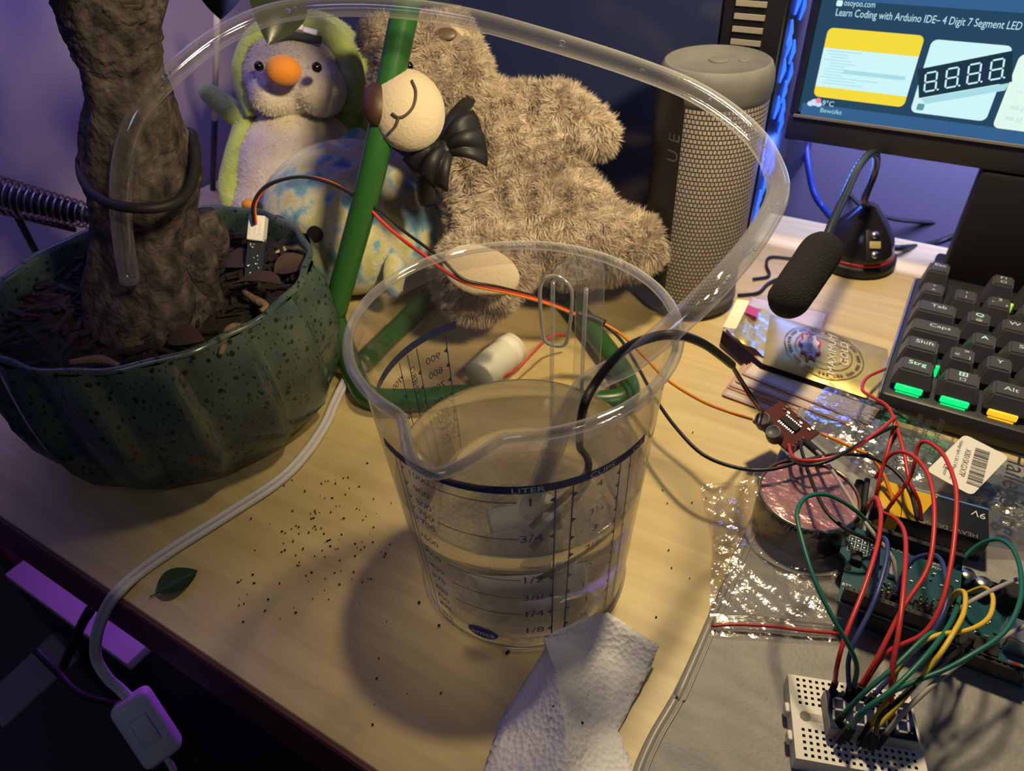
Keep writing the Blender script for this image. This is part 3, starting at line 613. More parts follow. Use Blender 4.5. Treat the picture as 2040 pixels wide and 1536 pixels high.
for x, y, dd in ((516, 132, .540), (631, 134, .524)): ball('eye', dep(x, y, dd), S(10, .54), eye, pg, None, 16, 10)
arm = blob('arm', limb(dep(470, 228, .60), dep(415, 185, .59), S(26, .6), S(21, .59)), lime, pg, .003)
tube('coat_edge', [dep(492, 225, .60), dep(482, 265, .60), dep(466, 320, .60), dep(458, 370, .605), (dep(462, 410, .61))], [.008, .009, .009, .010, .009], lime, pg, 12)
tube('coat_edge', [dep(722, 215, .62), dep(726, 260, .62), dep(722, 300, .62), dep(716, 345, .625)], .009, lime, pg, 12)
ball('foot', dep(498, 408, .57), (S(16, .57), S(11, .57), S(16, .57)), mat('orange_foot', (.6, .25, .03), .8), pg, CAM3)
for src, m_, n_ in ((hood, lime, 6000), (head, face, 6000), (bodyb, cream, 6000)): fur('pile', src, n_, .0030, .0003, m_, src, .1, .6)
# ------------------------------------------------------------------ tie-dye plush whale
dye = mat('tie_dye_plush', (.5, .6, .6), .85, sheen=.5, noise=(48, [(.32, (.05, .14, .28)), (.42, (.16, .34, .44)), (.47, (.42, .45, .36)), (.52, (.52, .49, .36)), (.58, (.45, .43, .15)), (.64, (.40, .42, .30)), (.70, (.12, .28, .42))], (1, 1, .8)), bump=(500, .4))
wc = dep(698, 440, .582); wh = thing('plush_whale', 'round tie-dyed blue and cream plush whale with black button eyes', 'soft toy', (wc[0], wc[1], 0))
wr = .070
wbody = blob('body', [(np.array([wc[0], wc[1], .060]), (wr * 1.02, wr * 1.02, .060), None), (np.array([wc[0], wc[1] + .01, .05]), (wr * 1.06, wr, .048), None)], dye, wh, .004)
def onwh(x, y):                            # point on the whale facing the viewer
    r = ray(x, y); r /= np.linalg.norm(r); c = np.array([wc[0], wc[1], .060]); q = O - c; bq_ = q @ r; h = bq_ * bq_ - (q @ q - (wr * 1.02) ** 2); return O + r * (-bq_ - math.sqrt(max(h, 0)))
for x, y in ((628, 466), (516, 418)):
    p = onwh(x, y); n_ = p - np.array([wc[0], wc[1], .060]); ball('eye', p, (.0060, .0060, .0026), matte_black, wh, axes(np.cross(n_, [0, 0, 1]), np.cross(n_, np.cross(n_, [0, 0, 1]))), 20, 10)
blob('spout', limb(dep(690, 300, .58), dep(712, 272, .585), S(26, .58), S(20, .58)) + [(dep(745, 285, .585), S(20, .56), None)], dye, wh, .003)
blob('fin', [(dep(785, 548, .535), (S(26, .53), S(52, .53), S(14, .53)), CAM3)], dye, wh, .003)
blob('fin', [(dep(560, 520, .50), (S(26, .53), S(36, .53), S(14, .53)), CAM3)], dye, wh, .003)
# ------------------------------------------------------------------ plush bear
furm = mat('taupe_fur', (.5, .42, .33), .75, sheen=.3, noise=(45, [(.3, (.47, .385, .295)), (.7, (.58, .49, .385))]))
muz = mat('cream_felt', (.50, .42, .30), .85, sheen=.4, bump=(500, .3))
bear = thing('plush_bear', 'shaggy taupe plush bear with cream muzzle and black bow tie', 'soft toy', tuple(dep(1060, 540, .55) * [1, 1, 0]))
bd = .53
parts = [(dep(1020, 345, .53), (S(140, bd), S(150, bd), S(105, bd)), CAM3), (dep(1060, 430, .53), (S(165, bd), S(110, bd), S(105, bd)), CAM3), (dep(960, 250, .52), (S(80, bd), S(90, bd), S(75, bd)), CAM3)]
parts += limb(dep(1020, 222, .52), dep(1110, 225, .515), S(48, bd), S(55, bd)) + limb(dep(1110, 225, .515), dep(1190, 268, .51), S(55, bd), S(40, .525))
parts += limb(dep(1130, 480, .525), dep(1262, 488, .525), S(85, bd), S(62, bd)) + limb(dep(1010, 480, .52), dep(950, 555, .50), S(85, bd), S(85, .50))
under = mat('fur_backing', (.24, .19, .145), .9)
btors = blob('body', parts, under, bear, .005)
hparts = [(dep(862, 165, .50), (S(120, .5), S(125, .5), S(105, .5)), CAM3), (dep(900, 250, .51), S(75, .51), None), (dep(790, 200, .49), S(50, .49), None)]
hparts += [(dep(893, 80, .495), (S(66, .5), S(60, .5), S(24, .5)), CAM3), (dep(760, 75, .50), (S(50, .5), S(45, .5), S(24, .5)), CAM3)]
bhead = blob('head', hparts, under, bear, .004)
mz = blob('muzzle', [(dep(812, 220, .42), (S(76, .42), S(84, .42), S(55, .44)), CAM3 @ np.array([[math.cos(.35), -math.sin(.35), 0], [math.sin(.35), math.cos(.35), 0], [0, 0, 1]]))], muz, bear, .003)
mzc = dep(812, 220, .42)
def onmz(x, y, e=.0): return dep(x, y, .42) + TO * (S(55, .44) * math.sqrt(max(.02, 1 - ((x - 812) / 78) ** 2 - ((y - 220) / 86) ** 2)) + e)
stitch = mat('dark_stitch', (.07, .05, .04), .8)
tube('mouth', [onmz(x, y, .0004) for x, y in ((828, 182), (836, 205), (832, 232), (818, 249), (803, 254), (790, 246))], .0008, stitch, bear, 6)
tube('mouth', [onmz(x, y, .0004) for x, y in ((803, 254), (796, 268), (782, 278))], .0008, stitch, bear, 6)
ball('nose', dep(752, 208, .413), (S(30, .43), S(42, .43), S(26, .43)), mat('brown_nose', (.045, .02, .015), .5), bear, CAM3)
ball('ear_lining', dep(888, 84, .477), (S(54, .48), S(40, .48), S(9, .48)), muz, bear, CAM3)
el = ball('ear_tag', dep(888, 68, .466), (S(22, .47), S(13, .47), S(5, .47)), mat('tan_leather', (.10, .07, .04), .4), bear, CAM3); tag(el, 'dark tan oval tag in the ear')
ball('eye', dep(815, 132, .423 + .03), S(9, .45), eye, bear, None, 14, 8)
footp = ball('foot_pad', dep(958, 540, .452), (S(80, .45), S(50, .45), S(12, .45)), muz, bear, CAM3 @ np.array([[math.cos(-.3), -math.sin(-.3), 0], [math.sin(-.3), math.cos(-.3), 0], [0, 0, 1]]))
def nearpad(P_): return np.sum((P_ - dep(958, 548, .448)) ** 2, 1) < S(62, .45) ** 2
fur('shaggy_pile', btors, 110000, .0085, .00026, furm, btors, .22, .8, avoid=nearpad)
fur('shaggy_pile', bhead, 55000, .0065, .00024, furm, bhead, .2, .7, avoid=lambda P_: np.sum((P_ - dep(888, 84, .477)) ** 2, 1) < S(34, .48) ** 2)
bow = mat('black_satin', (.010, .011, .014), .55)
def bowlobe(c, w, ang, dd):
    V, Fc = [], []
    for i in range(9):
        s = i / 8; h = S(12, dd) + w * .55 * s ** .8
        for j in range(9):
            q = j / 4 - 1; p = np.array([w * s - w * .10 * q * q * s, h * q, (.006 * math.cos(q * 7.5) * s + .010 * math.sin(math.pi * s))])
            ca, sa = math.cos(ang), math.sin(ang); V.append(c + RT * (p[0] * ca - p[1] * sa) + UP * (p[0] * sa + p[1] * ca) + TO * p[2])
    for i in range(8):
        for j in range(8): Fc.append((i * 9 + j, i * 9 + j + 1, (i + 1) * 9 + j + 1, (i + 1) * 9 + j))
    return V, Fc
bt = thing('bow_tie', 'black satin bow tie on the taupe plush bear', 'bow tie', tuple(dep(888, 295, .44)))
for nm, ang, w_ in (('loop', .25, S(74, .44)), ('loop', 4.1, S(70, .44))):
    o = mk(nm, *bowlobe(dep(888, 298, .44), w_, ang, .44), bow, bt); md = o.modifiers.new('s', 'SOLIDIFY'); md.thickness = .003
ball('knot', dep(888, 298, .437), (S(16, .44), S(22, .44), S(14, .44)), bow, bt, CAM3)
tube('neck_band', [dep(890, 285, .443), dep(905, 235, .46), dep(935, 200, .48)], .0045, bow, bt, 8)
tube('neck_band', [dep(880, 310, .443), dep(850, 350, .46), dep(850, 400, .48)], .006, bow, bt, 8)
# ------------------------------------------------------------------ speaker
KX, KY = -.1433, .4894
fab = mat('woven_grille', (.16, .145, .125), .6, spec=.4)
nt = fab.node_tree; b = nt.nodes['Principled BSDF']; L = nt.links.new
tc = nt.nodes.new('ShaderNodeTexCoord'); mp = nt.nodes.new('ShaderNodeMapping'); mp.inputs['Scale'].default_value = (84, 58, 1)
br = nt.nodes.new('ShaderNodeTexBrick'); br.inputs['Scale'].default_value = 1; br.inputs['Mortar Size'].default_value = .16; br.inputs['Mortar Smooth'].default_value = .6; br.inputs['Brick Width'].default_value = 1; br.inputs['Row Height'].default_value = 1
br.inputs['Color1'].default_value = (.48, .43, .40, 1); br.inputs['Color2'].default_value = (.42, .38, .35, 1); br.inputs['Mortar'].default_value = (.02, .018, .018, 1)
bp = nt.nodes.new('ShaderNodeBump'); bp.inputs['Strength'].default_value = .8; bp.inputs['Distance'].default_value = .001
L(tc.outputs['UV'], mp.inputs[0]); L(mp.outputs[0], br.inputs['Vector']); L(br.outputs['Color'], b.inputs['Base Color'])
iv = nt.nodes.new('ShaderNodeInvert'); L(br.outputs['Fac'], iv.inputs['Color']); L(iv.outputs[0], bp.inputs['Height']); L(bp.outputs[0], b.inputs['Normal'])
rub = mat('grey_rubber', (.055, .053, .05), .75, noise=(70, [(.3, (.10, .10, .10)), (.8, (.14, .14, .138))]))
spk = thing('speaker', 'cylindrical portable speaker with woven grille and black rubber strip', 'speaker', (KX, KY, 0))
V, Fc, UV = [], [], []
n = 96; rows = [.012, .05, .10, .14, .166]
A0 = math.radians(-103); 
for i, z in enumerate(rows):
    for k in range(n + 1):
        t = A0 + 2 * math.pi * k / n; V.append((KX + .0365 * math.cos(t), KY + .0365 * math.sin(t), z)); UV.append((k / n, z / .182))
for i in range(len(rows) - 1):
    for k in range(n): Fc.append((i * (n + 1) + k, i * (n + 1) + k + 1, (i + 1) * (n + 1) + k + 1, (i + 1) * (n + 1) + k))
g = mk('grille', V, Fc, fab, spk); uvl = g.data.uv_layers.new(name='UVMap')
uv = np.array([UV[l.vertex_index] for l in g.data.loops]); uvl.data.foreach_set('uv', uv.ravel())
lathe('top_cap', [(.0366, .160), (.0372, .164), (.0374, .170), (.0368, .176), (.0345, .181), (.0330, .182), (.0328, .1813), (.0001, .1813)], rub, spk, 96, (KX, KY, 0))
lathe('base_cap', [(.0001, .0005), (.033, .0005), (.036, .003), (.0372, .008), (.0366, .014)], rub, spk, 96, (KX, KY, 0))
lathe('power_button', [(.0065, .1812), (.0065, .1818), (.0058, .1822), (.0001, .1820)], rub, spk, 32, (KX + .001, KY - .002, 0))
lathe('action_button', [(.0035, .1812), (.0035, .1816), (.003, .1819), (.0001, .1818)], rub, spk, 24, (KX + .016, KY + .003, 0))
a0, a1 = -172, -100
V, Fc = [], []
for z in np.linspace(.008, .168, 12):
    for k in range(17):
        t = math.radians(a0 + (a1 - a0) * k / 16); e = .0012 if 0 < k < 16 else -.0002; V.append((KX + (.0368 + e) * math.cos(t), KY + (.0368 + e) * math.sin(t), z))
for i in range(11):
    for k in range(16): Fc.append((i * 17 + k, i * 17 + k + 1, (i + 1) * 17 + k + 1, (i + 1) * 17 + k))
mk('rubber_strip', V, Fc, black, spk)
A = Acc()
for s, z in (('U', .128), ('E', .140)):
    V, Fc = textmesh(s, .0125); A.add([(KX + .0383 * math.cos(math.radians(-107) - v.y / .0383), KY + .0383 * math.sin(math.radians(-107) - v.y / .0383), z + v.x) for v in V], Fc)
A.mk('lettering', mat('emboss_grey', (.12, .12, .13), .35), spk)
# ------------------------------------------------------------------ PC tower
GY, GX = .548, -.119
case_m = mat('case_black', (.016, .017, .022), .4)
glass_m = mat('smoked_glass', (.03, .042, .12), .12, spec=.6)  # navy of lens haze and blue glow is painted into the base colour
blue_e = mat('blue_led', (.02, .06, .5), .4, emit=(.02, .10, 1), es=2.2)
pcx = thing('pc_tower', 'black computer tower with smoked glass side and blue lit front', 'computer', (-.35, .65, 0))
box('case', (-.575, GY + .004, .012), (GX, GY + .10, .45), case_m, pcx, .002)
box('rear_case', (-.575, GY + .10, .012), (GX - .001, .79, .45), case_m, pcx, .002)
for x in (-.54, -.16):
    for y in (.58, .74): box('foot', (x - .015, y - .015, 0), (x + .015, y + .015, .012), matte_black, pcx, .002)
box('glass_panel', (-.572, GY, .016), (-.163, GY + .004, .446), glass_m, pcx, .001)
grill = box('vent_strip', (-.161, GY - .001, .016), (GX, GY + .004, .446), case_m, pcx, .0008)
slat_m = mat('vent_beige', (.42, .38, .31), .5)
slot_m = mat('vent_slot', (.006, .006, .008), .8)
box('vent_slot', (-.1535, GY - .0015, .10), (-.1305, GY - .0009, .44), slot_m, grill, smooth=False)
z = .1195
while z < .44:
    box('slat', (-.1525, GY - .0032, z), (-.1315, GY - .0010, z + .0034), slat_m, grill, smooth=False); z += .0082
fan = box('front_fascia', (GX, GY + .006, .03), (GX + .0012, GY + .095, .44), mat('front_mesh', (.012, .014, .03), .3), pcx)
rr = random.Random(4)
for k in range(22):
    zz = .04 + .009 * k + rr.uniform(-.002, .002); yy = GY + .012 + rr.uniform(0, .035)
    tube('light_strip', [(GX + .0016, yy, zz), (GX + .0016, yy + .004, zz + .008), (GX + .0016, yy + .003, zz + .016)], [.0008, .0022, .0007], blue_e, fan, 6, 3)
# ------------------------------------------------------------------ monitor
MY = .60
mon = thing('monitor', 'black framed monitor showing search results about a digit display', 'monitor', (.12, .64, 0))
bez = mat('bezel_grey', (.03, .032, .036), .4)
sc0 = ov(1590, 225, MY); xl, zb = -.1070, .1185; xr, zt = .43, .43
box('bezel', (xl - .006, MY + .002, zb - .0215), (xr + .006, MY + .022, zt + .008), bez, mon, .002)
box('chin', (xl - .006, MY - .003, zb - .0215), (xr + .006, MY + .002, zb - .0015), bez, mon, .0015)
box('side_frame', (xl - .006, MY - .002, zb - .0015), (xl, MY + .002, zt + .008), bez, mon, .001)
box('side_frame', (xr, MY - .002, zb - .0015), (xr + .006, MY + .002, zt + .008), bez, mon, .001)
box('trim_line', (xl - .002, MY - .0042, zb - .0024), (xr, MY - .0028, zb - .0006), mat('trim_grey', (.3, .28, .27), .4), mon)
box('arm', (.14, MY + .022, .05), (.24, MY + .05, .25), bez, mon, .004)
box('stand_neck', (.028, MY - .004, .004), (.20, MY + .04, .096), matte_black, mon, .004)
box('stand_foot', (.0215, MY - .026, 0), (.30, MY + .04, .008), matte_black, mon, .003)
def em(name, c, s): return mat(name, (0, 0, 0), .5, emit=c, es=s, spec=.2)
scr = mk('screen', [(xl, MY + .0015, zb), (xr, MY + .0015, zb), (xr, MY + .0015, zt), (xl, MY + .0015, zt)], [(0, 1, 2, 3)], em('screen_dark', (.018, .060, .115), 1), mon, False)
SM = Matrix(((1, 0, 0, 0), (0, 0, -1, 0), (0, 1, 0, 0), (0, 0, 0, 1)))
def sm(x, y, k=0): q = ov(x, y, MY); return Matrix.Translation((q[0], MY + .0012 - .0003 * k, q[2])) @ SM
def patch(name, px, m, k=0, rnd=0):
    q = [ov(x, y, MY) for x, y in px]
    x0, x1 = (q[0][0] + q[3][0]) / 2, (q[1][0] + q[2][0]) / 2; z1, z0 = (q[0][2] + q[1][2]) / 2, (q[2][2] + q[3][2]) / 2
    c = Matrix.Translation(((x0 + x1) / 2, MY + .0012 - .0003 * k, (z0 + z1) / 2)) @ SM
    pts = rrect(x1 - x0, z1 - z0, rnd, 5) if rnd else [(-(x1 - x0) / 2, -(z1 - z0) / 2), ((x1 - x0) / 2, -(z1 - z0) / 2), ((x1 - x0) / 2, (z1 - z0) / 2), (-(x1 - x0) / 2, (z1 - z0) / 2)]
    return mk(name, [c @ Vector((x, y, 0)) for x, y in pts], [tuple(range(len(pts)))], m, scr, False), (x0, x1, z0, z1)
w_e = em('screen_white', (.62, .92, .95), 1.0); t_e = em('screen_text', (.55, .85, .95), .95); y_e = em('screen_yellow', (.95, .75, .05), .95); d_e = em('screen_navy', (.01, .035, .06), 1); f_e = em('screen_faint', (.40, .72, .78), 1); c_e = em('screen_cream', (.75, .95, .85), 1.0)
bar_e = em('screen_bar', (.035, .12, .27), 1)
patch('taskbar', [(1605, 186), (2300, 320), (2290, 372), (1592, 225)], bar_e, .3)
patch('top_band', [(1660, -30), (2300, 80), (2300, -100), (1665, -60)], bar_e, .3)
q = ov(1648, 12, MY)
text('lettering', 'osoyoo.com', .0058, sm(1681, 6, 1), t_e, scr, 'LEFT', sx=.72)
patch('icon', [(1667, 0), (1679, 2), (1677, 14), (1665, 12)], w_e, 1, .001)
text('lettering', 'Learn Coding with Arduino IDE– 4 Digit 7 Segment LED Display « osoyoo.com', .0070, sm(1664, 25, 1), t_e, scr, 'LEFT', sx=.72)
o, (x0, x1, z0, z1) = patch('yellow_card', [(1652, 51), (1840, 76), (1800, 219), (1619, 188)], y_e, 1, .004)
def inrect(name, m, u0, u1, v0, v1, k, bx=(0, 0, 0, 0)):
    x0_, x1_, z0_, z1_ = bx; y = MY + .0012 - .0003 * k
    a, b_, c, d = x0_ + (x1_ - x0_) * u0, x0_ + (x1_ - x0_) * u1, z0_ + (z1_ - z0_) * v0, z0_ + (z1_ - z0_) * v1
    return [(a, y, c), (b_, y, c), (b_, y, d), (a, y, d)]
bx = (x0, x1, z0, z1)
mk('code_page', inrect('', 0, 0.0, 1, .16, .72, 2, bx), [(0, 1, 2, 3)], w_e, scr, False)
A = Acc(); rr = random.Random(8)
for k in range(12):
    v = .68 - .042 * k; u0 = rr.choice([.03, .06, .1]); u1 = u0 + rr.uniform(.15, .8); A.quad(*inrect('', 0, u0, min(u1, .95), v, v + .012, 3, bx))
A.quad(*inrect('', 0, .27, .93, .38, .44, 3, bx)); A.mk('code_lines', f_e, scr)
o, bx = patch('white_card', [(1858, 76), (2016, 95), (1964, 247), (1813, 220)], w_e, 1, .004)
q = ov(1920, 150, MY); ang = math.radians(15)
DM = Matrix.Translation((q[0], MY - .0002, q[2])) @ SM @ Matrix.Rotation(ang + .06, 4, 'Z')
def digit(acc, M, w, h, t, slant=.12, dot=True):
    def seg(a, b_):
        a, b_ = Vector((*a, 0)), Vector((*b_, 0)); d = (b_ - a).normalized(); n_ = Vector((-d.y, d.x, 0)) * t / 2; a += d * t * .35; b_ -= d * t * .35
        V = [a, a + d * t * .4 + n_, b_ - d * t * .4 + n_, b_, b_ - d * t * .4 - n_, a + d * t * .4 - n_]
        acc.add([M @ Vector((v.x + slant * v.y, v.y, 0)) for v in V], [(0, 1, 2, 3, 4, 5)])
    x, y = w / 2, h / 2
    for a, b_ in (((-x, -y), (x, -y)), ((-x, 0), (x, 0)), ((-x, y), (x, y)), ((-x, -y), (-x, 0)), ((-x, 0), (-x, y)), ((x, -y), (x, 0)), ((x, 0), (x, y))): seg(a, b_)
    if dot: acc.add([M @ Vector((x + t * 1.3 + t * .6 * math.cos(k * .785) - slant * y, -y + t * .6 * math.sin(k * .785), 0)) for k in range(8)], [tuple(range(8))])
hw, hh = .0275, .0100
mk('display_photo', [DM @ Vector(p) for p in ((-hw, -hh, 0), (hw, -hh, 0), (hw, hh, 0), (-hw, hh, 0))], [(0, 1, 2, 3)], d_e, scr, False)
DM2 = Matrix.Translation((0, -.0003, 0)) @ DM
A = Acc()
for k in range(4): digit(A, DM2 @ Matrix.Translation((-.0198 + .0129 * k, 0, 0)), .0070, .0125, .0011)
A.mk('display_digits', w_e, scr)
A = Acc(); A.add([DM @ Vector(p) for p in ((-hw + .001, -hh - .0005, 0), (hw - .001, -hh - .0005, 0), (hw - .004, -hh - .005, 0), (-hw + .004, -hh - .005, 0))], [(0, 1, 2, 3)]); A.mk('display_side', f_e, scr)
patch('icon', [(1828, 206), (1842, 208), (1839, 221), (1825, 219)], em('icon_grey', (.12, .3, .35), 1), 2, .001)
patch('white_card', [(2034, 100), (2200, 130), (2150, 285), (1980, 248)], c_e, 1, .004)
for k in range(3):
    p0 = [(2022, 182), (2012, 215), (2002, 236)][k]; text('code_lines', ['~~ 1111', 'llllll |||', 'llllll ||||'][k], .004, sm(*p0, 2), f_e, scr, 'LEFT')
text('lettering', '9°C', .0056, sm(1637, 206, 1), t_e, scr, 'LEFT'); text('lettering', 'Bewölkt', .0048, sm(1633, 220, 1), f_e, scr, 'LEFT')
q = ov(1622, 208, MY); A = Acc()
for dx, dz, r in ((-.003, 0, .0024), (0, .0013, .0032), (.003, .0002, .0024)): A.add([(q[0] + dx + r * math.cos(k * .39), MY + .0009, q[2] + dz + r * .8 * math.sin(k * .39)) for k in range(16)], [tuple(range(16))])
A.mk('weather_icon', em('cloud_white', (.6, .75, .9), 1), scr); A = Acc(); A.add([(q[0] + .0024 + .0020 * math.cos(k * .39), MY + .0006, q[2] + .003 + .0020 * math.sin(k * .39)) for k in range(16)], [tuple(range(16))]); A.mk('weather_badge', em('badge_red', (.8, .25, .35), 1), scr)
# ------------------------------------------------------------------ microphone
MX, MYc = -.0376, .607
mic = thing('gooseneck_microphone', 'black gooseneck desk microphone with foam ball and red-ringed dome foot', 'microphone', (MX, MYc, 0))
lathe('foot_ring', [(.0001, .0005), (.031, .0005), (.0325, .003), (.032, .008), (.029, .010)], black, mic, 64, (MX, MYc, 0))
lathe('dome', [(.029, .009), (.0285, .016), (.025, .027), (.018, .038), (.010, .047), (.006, .052), (.0001, .053)], mat('gloss_black', (.02, .02, .022), .15), mic, 64, (MX, MYc, 0))
lathe('red_ring', [(.0292, .0095), (.0296, .011), (.0290, .0125)], mat('red_trim', (.5, .02, .03), .3), mic, 64, (MX, MYc, 0))
pf = frame(np.array([MX + .012, MYc - .020, .027]), (.45, -.72, .72), (.3, -.6, -.8))
box('button_panel', (-.013, -.007, 0), (.013, .007, .003), black, mic, .0014, M=pf)
for s in (-.008, .008): lathe('button', [(.0032, .003), (.0030, .0045), (.0001, .0048)], silver, mic, 16, M=pf @ Matrix.Translation((s, 0, 0)))
box('switch', (-.003, -.0045, .003), (.003, .0045, .0045), mat('switch_amber', (.5, .42, .2), .3), mic, .0006, M=pf)
gn = [np.array([MX, MYc, .050]), dep(1722, 400, .565), dep(1742, 345, .55), dep(1746, 312, .53), dep(1735, 306, .515), dep(1712, 330, .495), dep(1685, 385, .475), dep(1660, 440, .46), dep(1640, 490, .45)]
GQ = catmull(gn, 12); gr = [.0026 + .00035 * (i % 2) for i in range(len(GQ))]
mk('gooseneck', *sweep(GQ, gr, 10), mat('neck_steel', (.10, .11, .13), .3, .8), mic)
foam = mat('foam', (.012, .012, .013), .95, bump=(900, 1.0, (1, 1, 1)))
f0, f1 = dep(1640, 495, .449), dep(1565, 605, .432)
blob('foam_cover', limb(f0 + (f1 - f0) * .08, f1 - (f1 - f0) * .10, S(44, .445), S(44, .43)), foam, mic, .003)
lathe('collar', [(.0001, 0), (.004, 0), (.004, .010), (.0001, .010)], black, mic, 16, M=frame(f0, f0 - f1))
cab_b = mat('cable_black', (.012, .012, .014), .45)
def cable(name, lab, pts, r, m, cat='cable', **k): return tag(tube(name, pts, r, m, None, 8, 8), lab, cat, **k)
cable('microphone_cable', 'black cable from the dome foot to the monitor stand', [oz(1762, 492, .004), oz(1800, 494, .006), dep(1860, 485, .66), dep(1920, 462, .655), dep(1975, 430, .65)], .0028, cab_b)
cable('thin_black_cable', 'thin black cable lying between speaker and microphone foot', [oz(1470, 588, .002), oz(1510, 583, .002), oz(1530, 565, .002), oz(1560, 552, .002), oz(1600, 545, .002)], .0013, cab_b)
cable('thin_black_cable', 'short kinked black cable lying beside the speaker foot', [oz(1500, 556, .002), oz(1532, 549, .002), oz(1527, 528, .002), oz(1535, 512, .002), oz(1580, 515, .002)], .0012, cab_b)
cable('blue_cable', 'blue cable hanging down left under the monitor', [dep(1606, 285, .73), dep(1610, 330, .73), dep(1622, 385, .735), dep(1645, 420, .73), oz(1668, 445, .004)], .0034, mat('cable_blue', (.02, .05, .28), .4))
cable('wall_cable', 'thick dark cable drooping beneath the monitor, upper one', [dep(1640, 300, .80), dep(1680, 345, .80), dep(1740, 372, .80), dep(1830, 390, .80), dep(1940, 405, .79), dep(2050, 415, .78)], .0040, cab_b)
cable('wall_cable', 'thin red cable drooping beneath the monitor', [dep(1670, 290, .78), dep(1720, 345, .79), dep(1790, 368, .79), dep(1860, 360, .79), dep(1930, 335, .78)], .0011, red_m)
cable('wall_cable', 'dark cable arching behind the microphone neck', [dep(1655, 300, .77), dep(1672, 350, .77), dep(1695, 390, .765), dep(1730, 420, .755), dep(1790, 438, .745), dep(1880, 445, .74)], .0020, cab_b)
# ------------------------------------------------------------------ keyboard
kb = thing('keyboard', 'black mechanical keyboard with backlit keys, green and amber glow', 'keyboard', (.17, .49, 0))
kz = .0175
case_k = mat('keyboard_case', (.03, .032, .036), .35)
box('case', (.0118, .4115, .0), (.40, .572, kz), case_k, kb, .003)
box('side_trim', (.0108, .413, .004), (.0122, .571, kz - .001), mat('trim_silver', (.45, .45, .5), .25, .8), kb, .0004, 1)
cap = mat('keycap', (.062, .062, .074), .42); leg_e = mat('legend', (.45, .6, .5), .5, emit=(.35, .9, .6), es=.7); leg_w = mat('legend_pale', (.45, .48, .45), .5, emit=(.6, .7, .65), es=.42)
ge = mat('green_glow', (.02, .4, .1), .4, emit=(.0, .85, .22), es=1.1); ye = mat('amber_glow', (.5, .3, .02), .4, emit=(.95, .50, .02), es=1.1); lg = mat('lime_glow', (.3, .5, .05), .4, emit=(.45, .85, .12), es=.8)
UU, X0 = .0206, .0135
rows_v = [.428, .4525, .4745, .499, .5235, .5530]
def key(u0, wd, row, legs, em_=leg_e, kk='key'):
    cx, cy = X0 + (u0 + wd / 2) * UU, rows_v[row]; w2, h2 = wd * UU / 2 - .0009, .0100
    top = .0330 + .0008 * row + (.001 if row == 5 else 0); zb_ = kz + .004
    V, Fc, N = [], [], 7
    bm = bmesh.new()
    tw, th = w2 - .0030, h2 - .0028
    lo = [bm.verts.new((cx + sx * w2, cy + sy * h2, zb_)) for sx, sy in ((-1, -1), (1, -1), (1, 1), (-1, 1))]
    hi = [bm.verts.new((cx + sx * tw, cy + .0006 + sy * th, top)) for sx, sy in ((-1, -1), (1, -1), (1, 1), (-1, 1))]
    bm.faces.new(hi); bm.faces.new(lo[::-1])
    for k in range(4): bm.faces.new((lo[k], lo[(k + 1) % 4], hi[(k + 1) % 4], hi[k]))
    bmesh.ops.bevel(bm, geom=bm.edges[:], offset=.0012, segments=2, affect='EDGES')
    me = bpy.data.meshes.new('key'); bm.to_mesh(me); bm.free(); o = link('key', me, cap, kb, False); smooth_by_angle(o, 35)
    for s, sz, dx, dy, m_ in legs:
        text('legend', s, sz, Matrix.Translation((cx + dx * UU, cy + .0006 + dy * .01, top + .00015)), m_, o, sx=1.15)
    # switch under the key
    box('key_switch', (cx - .0065, cy - .0075, kz), (cx + .0065, cy + .0075, zb_ + .004), matte_black, kb, smooth=False)
    return cx, cy, o
K = [(0, [(0, 1.25, [('Strg', .0056, 0, .15, leg_e)]), (1.25, 1.25, [('⊞', .0062, 0, .25, leg_e), ('□', .0038, 0, -.3, leg_w)]), (2.5, 1.25, [('Alt', .0056, 0, 0, leg_w)]), (3.75, 6.25, [])]),
     (1, [(0, 1.25, [('Shift', .0056, .05, .15, leg_w)]), (1.25, 1, [('>', .005, .1, .3, leg_w), ('<', .005, -.15, -.25, leg_w), ('|', .004, .2, -.35, leg_w)]), (2.25, 1, [('Y', .0054, 0, .1, leg_w)]), (3.25, 1, [('X', .0054, 0, .1, leg_w)])]),
     (2, [(0, 1.75, [('Caps', .0056, .1, .15, leg_w)]), (1.75, 1, [('A', .0056, 0, .15, leg_e)]), (2.75, 1, [('S', .0056, 0, .1, leg_w)]), (3.75, 1, [('D', .0056, 0, .1, leg_w)])]),
     (3, [(0, 1.5, [('Tab', .0056, .05, .15, leg_w)]), (1.5, 1, [('Q', .0056, 0, .25, leg_e), ('@', .0036, 0, -.4, leg_w)]), (2.5, 1, [('W', .0056, 0, .15, leg_w)]), (3.5, 1, [('E', .0056, 0, .15, leg_w)])]),
     (4, [(0, 1, [('°', .005, 0, .2, leg_w), ('^', .005, 0, -.35, leg_w)]), (1, 1, [('!', .0042, 0, .3, leg_w), ('1', .0042, 0, -.3, leg_w)]), (2, 1, [('2', .005, 0, .35, leg_w), ('"', .004, -.2, -.2, leg_w), ('²', .005, .2, -.4, leg_w)]), (3, 1, [('3', .005, 0, .2, leg_w)])]),
     (5, [(0, 1, [('Esc', .0052, 0, .25, leg_w)]), (2, 1, [('F1', .0044, 0, .3, leg_w), ('□', .004, 0, -.3, leg_w)]), (3, 1, [('F2', .0044, 0, .3, leg_w)])])]
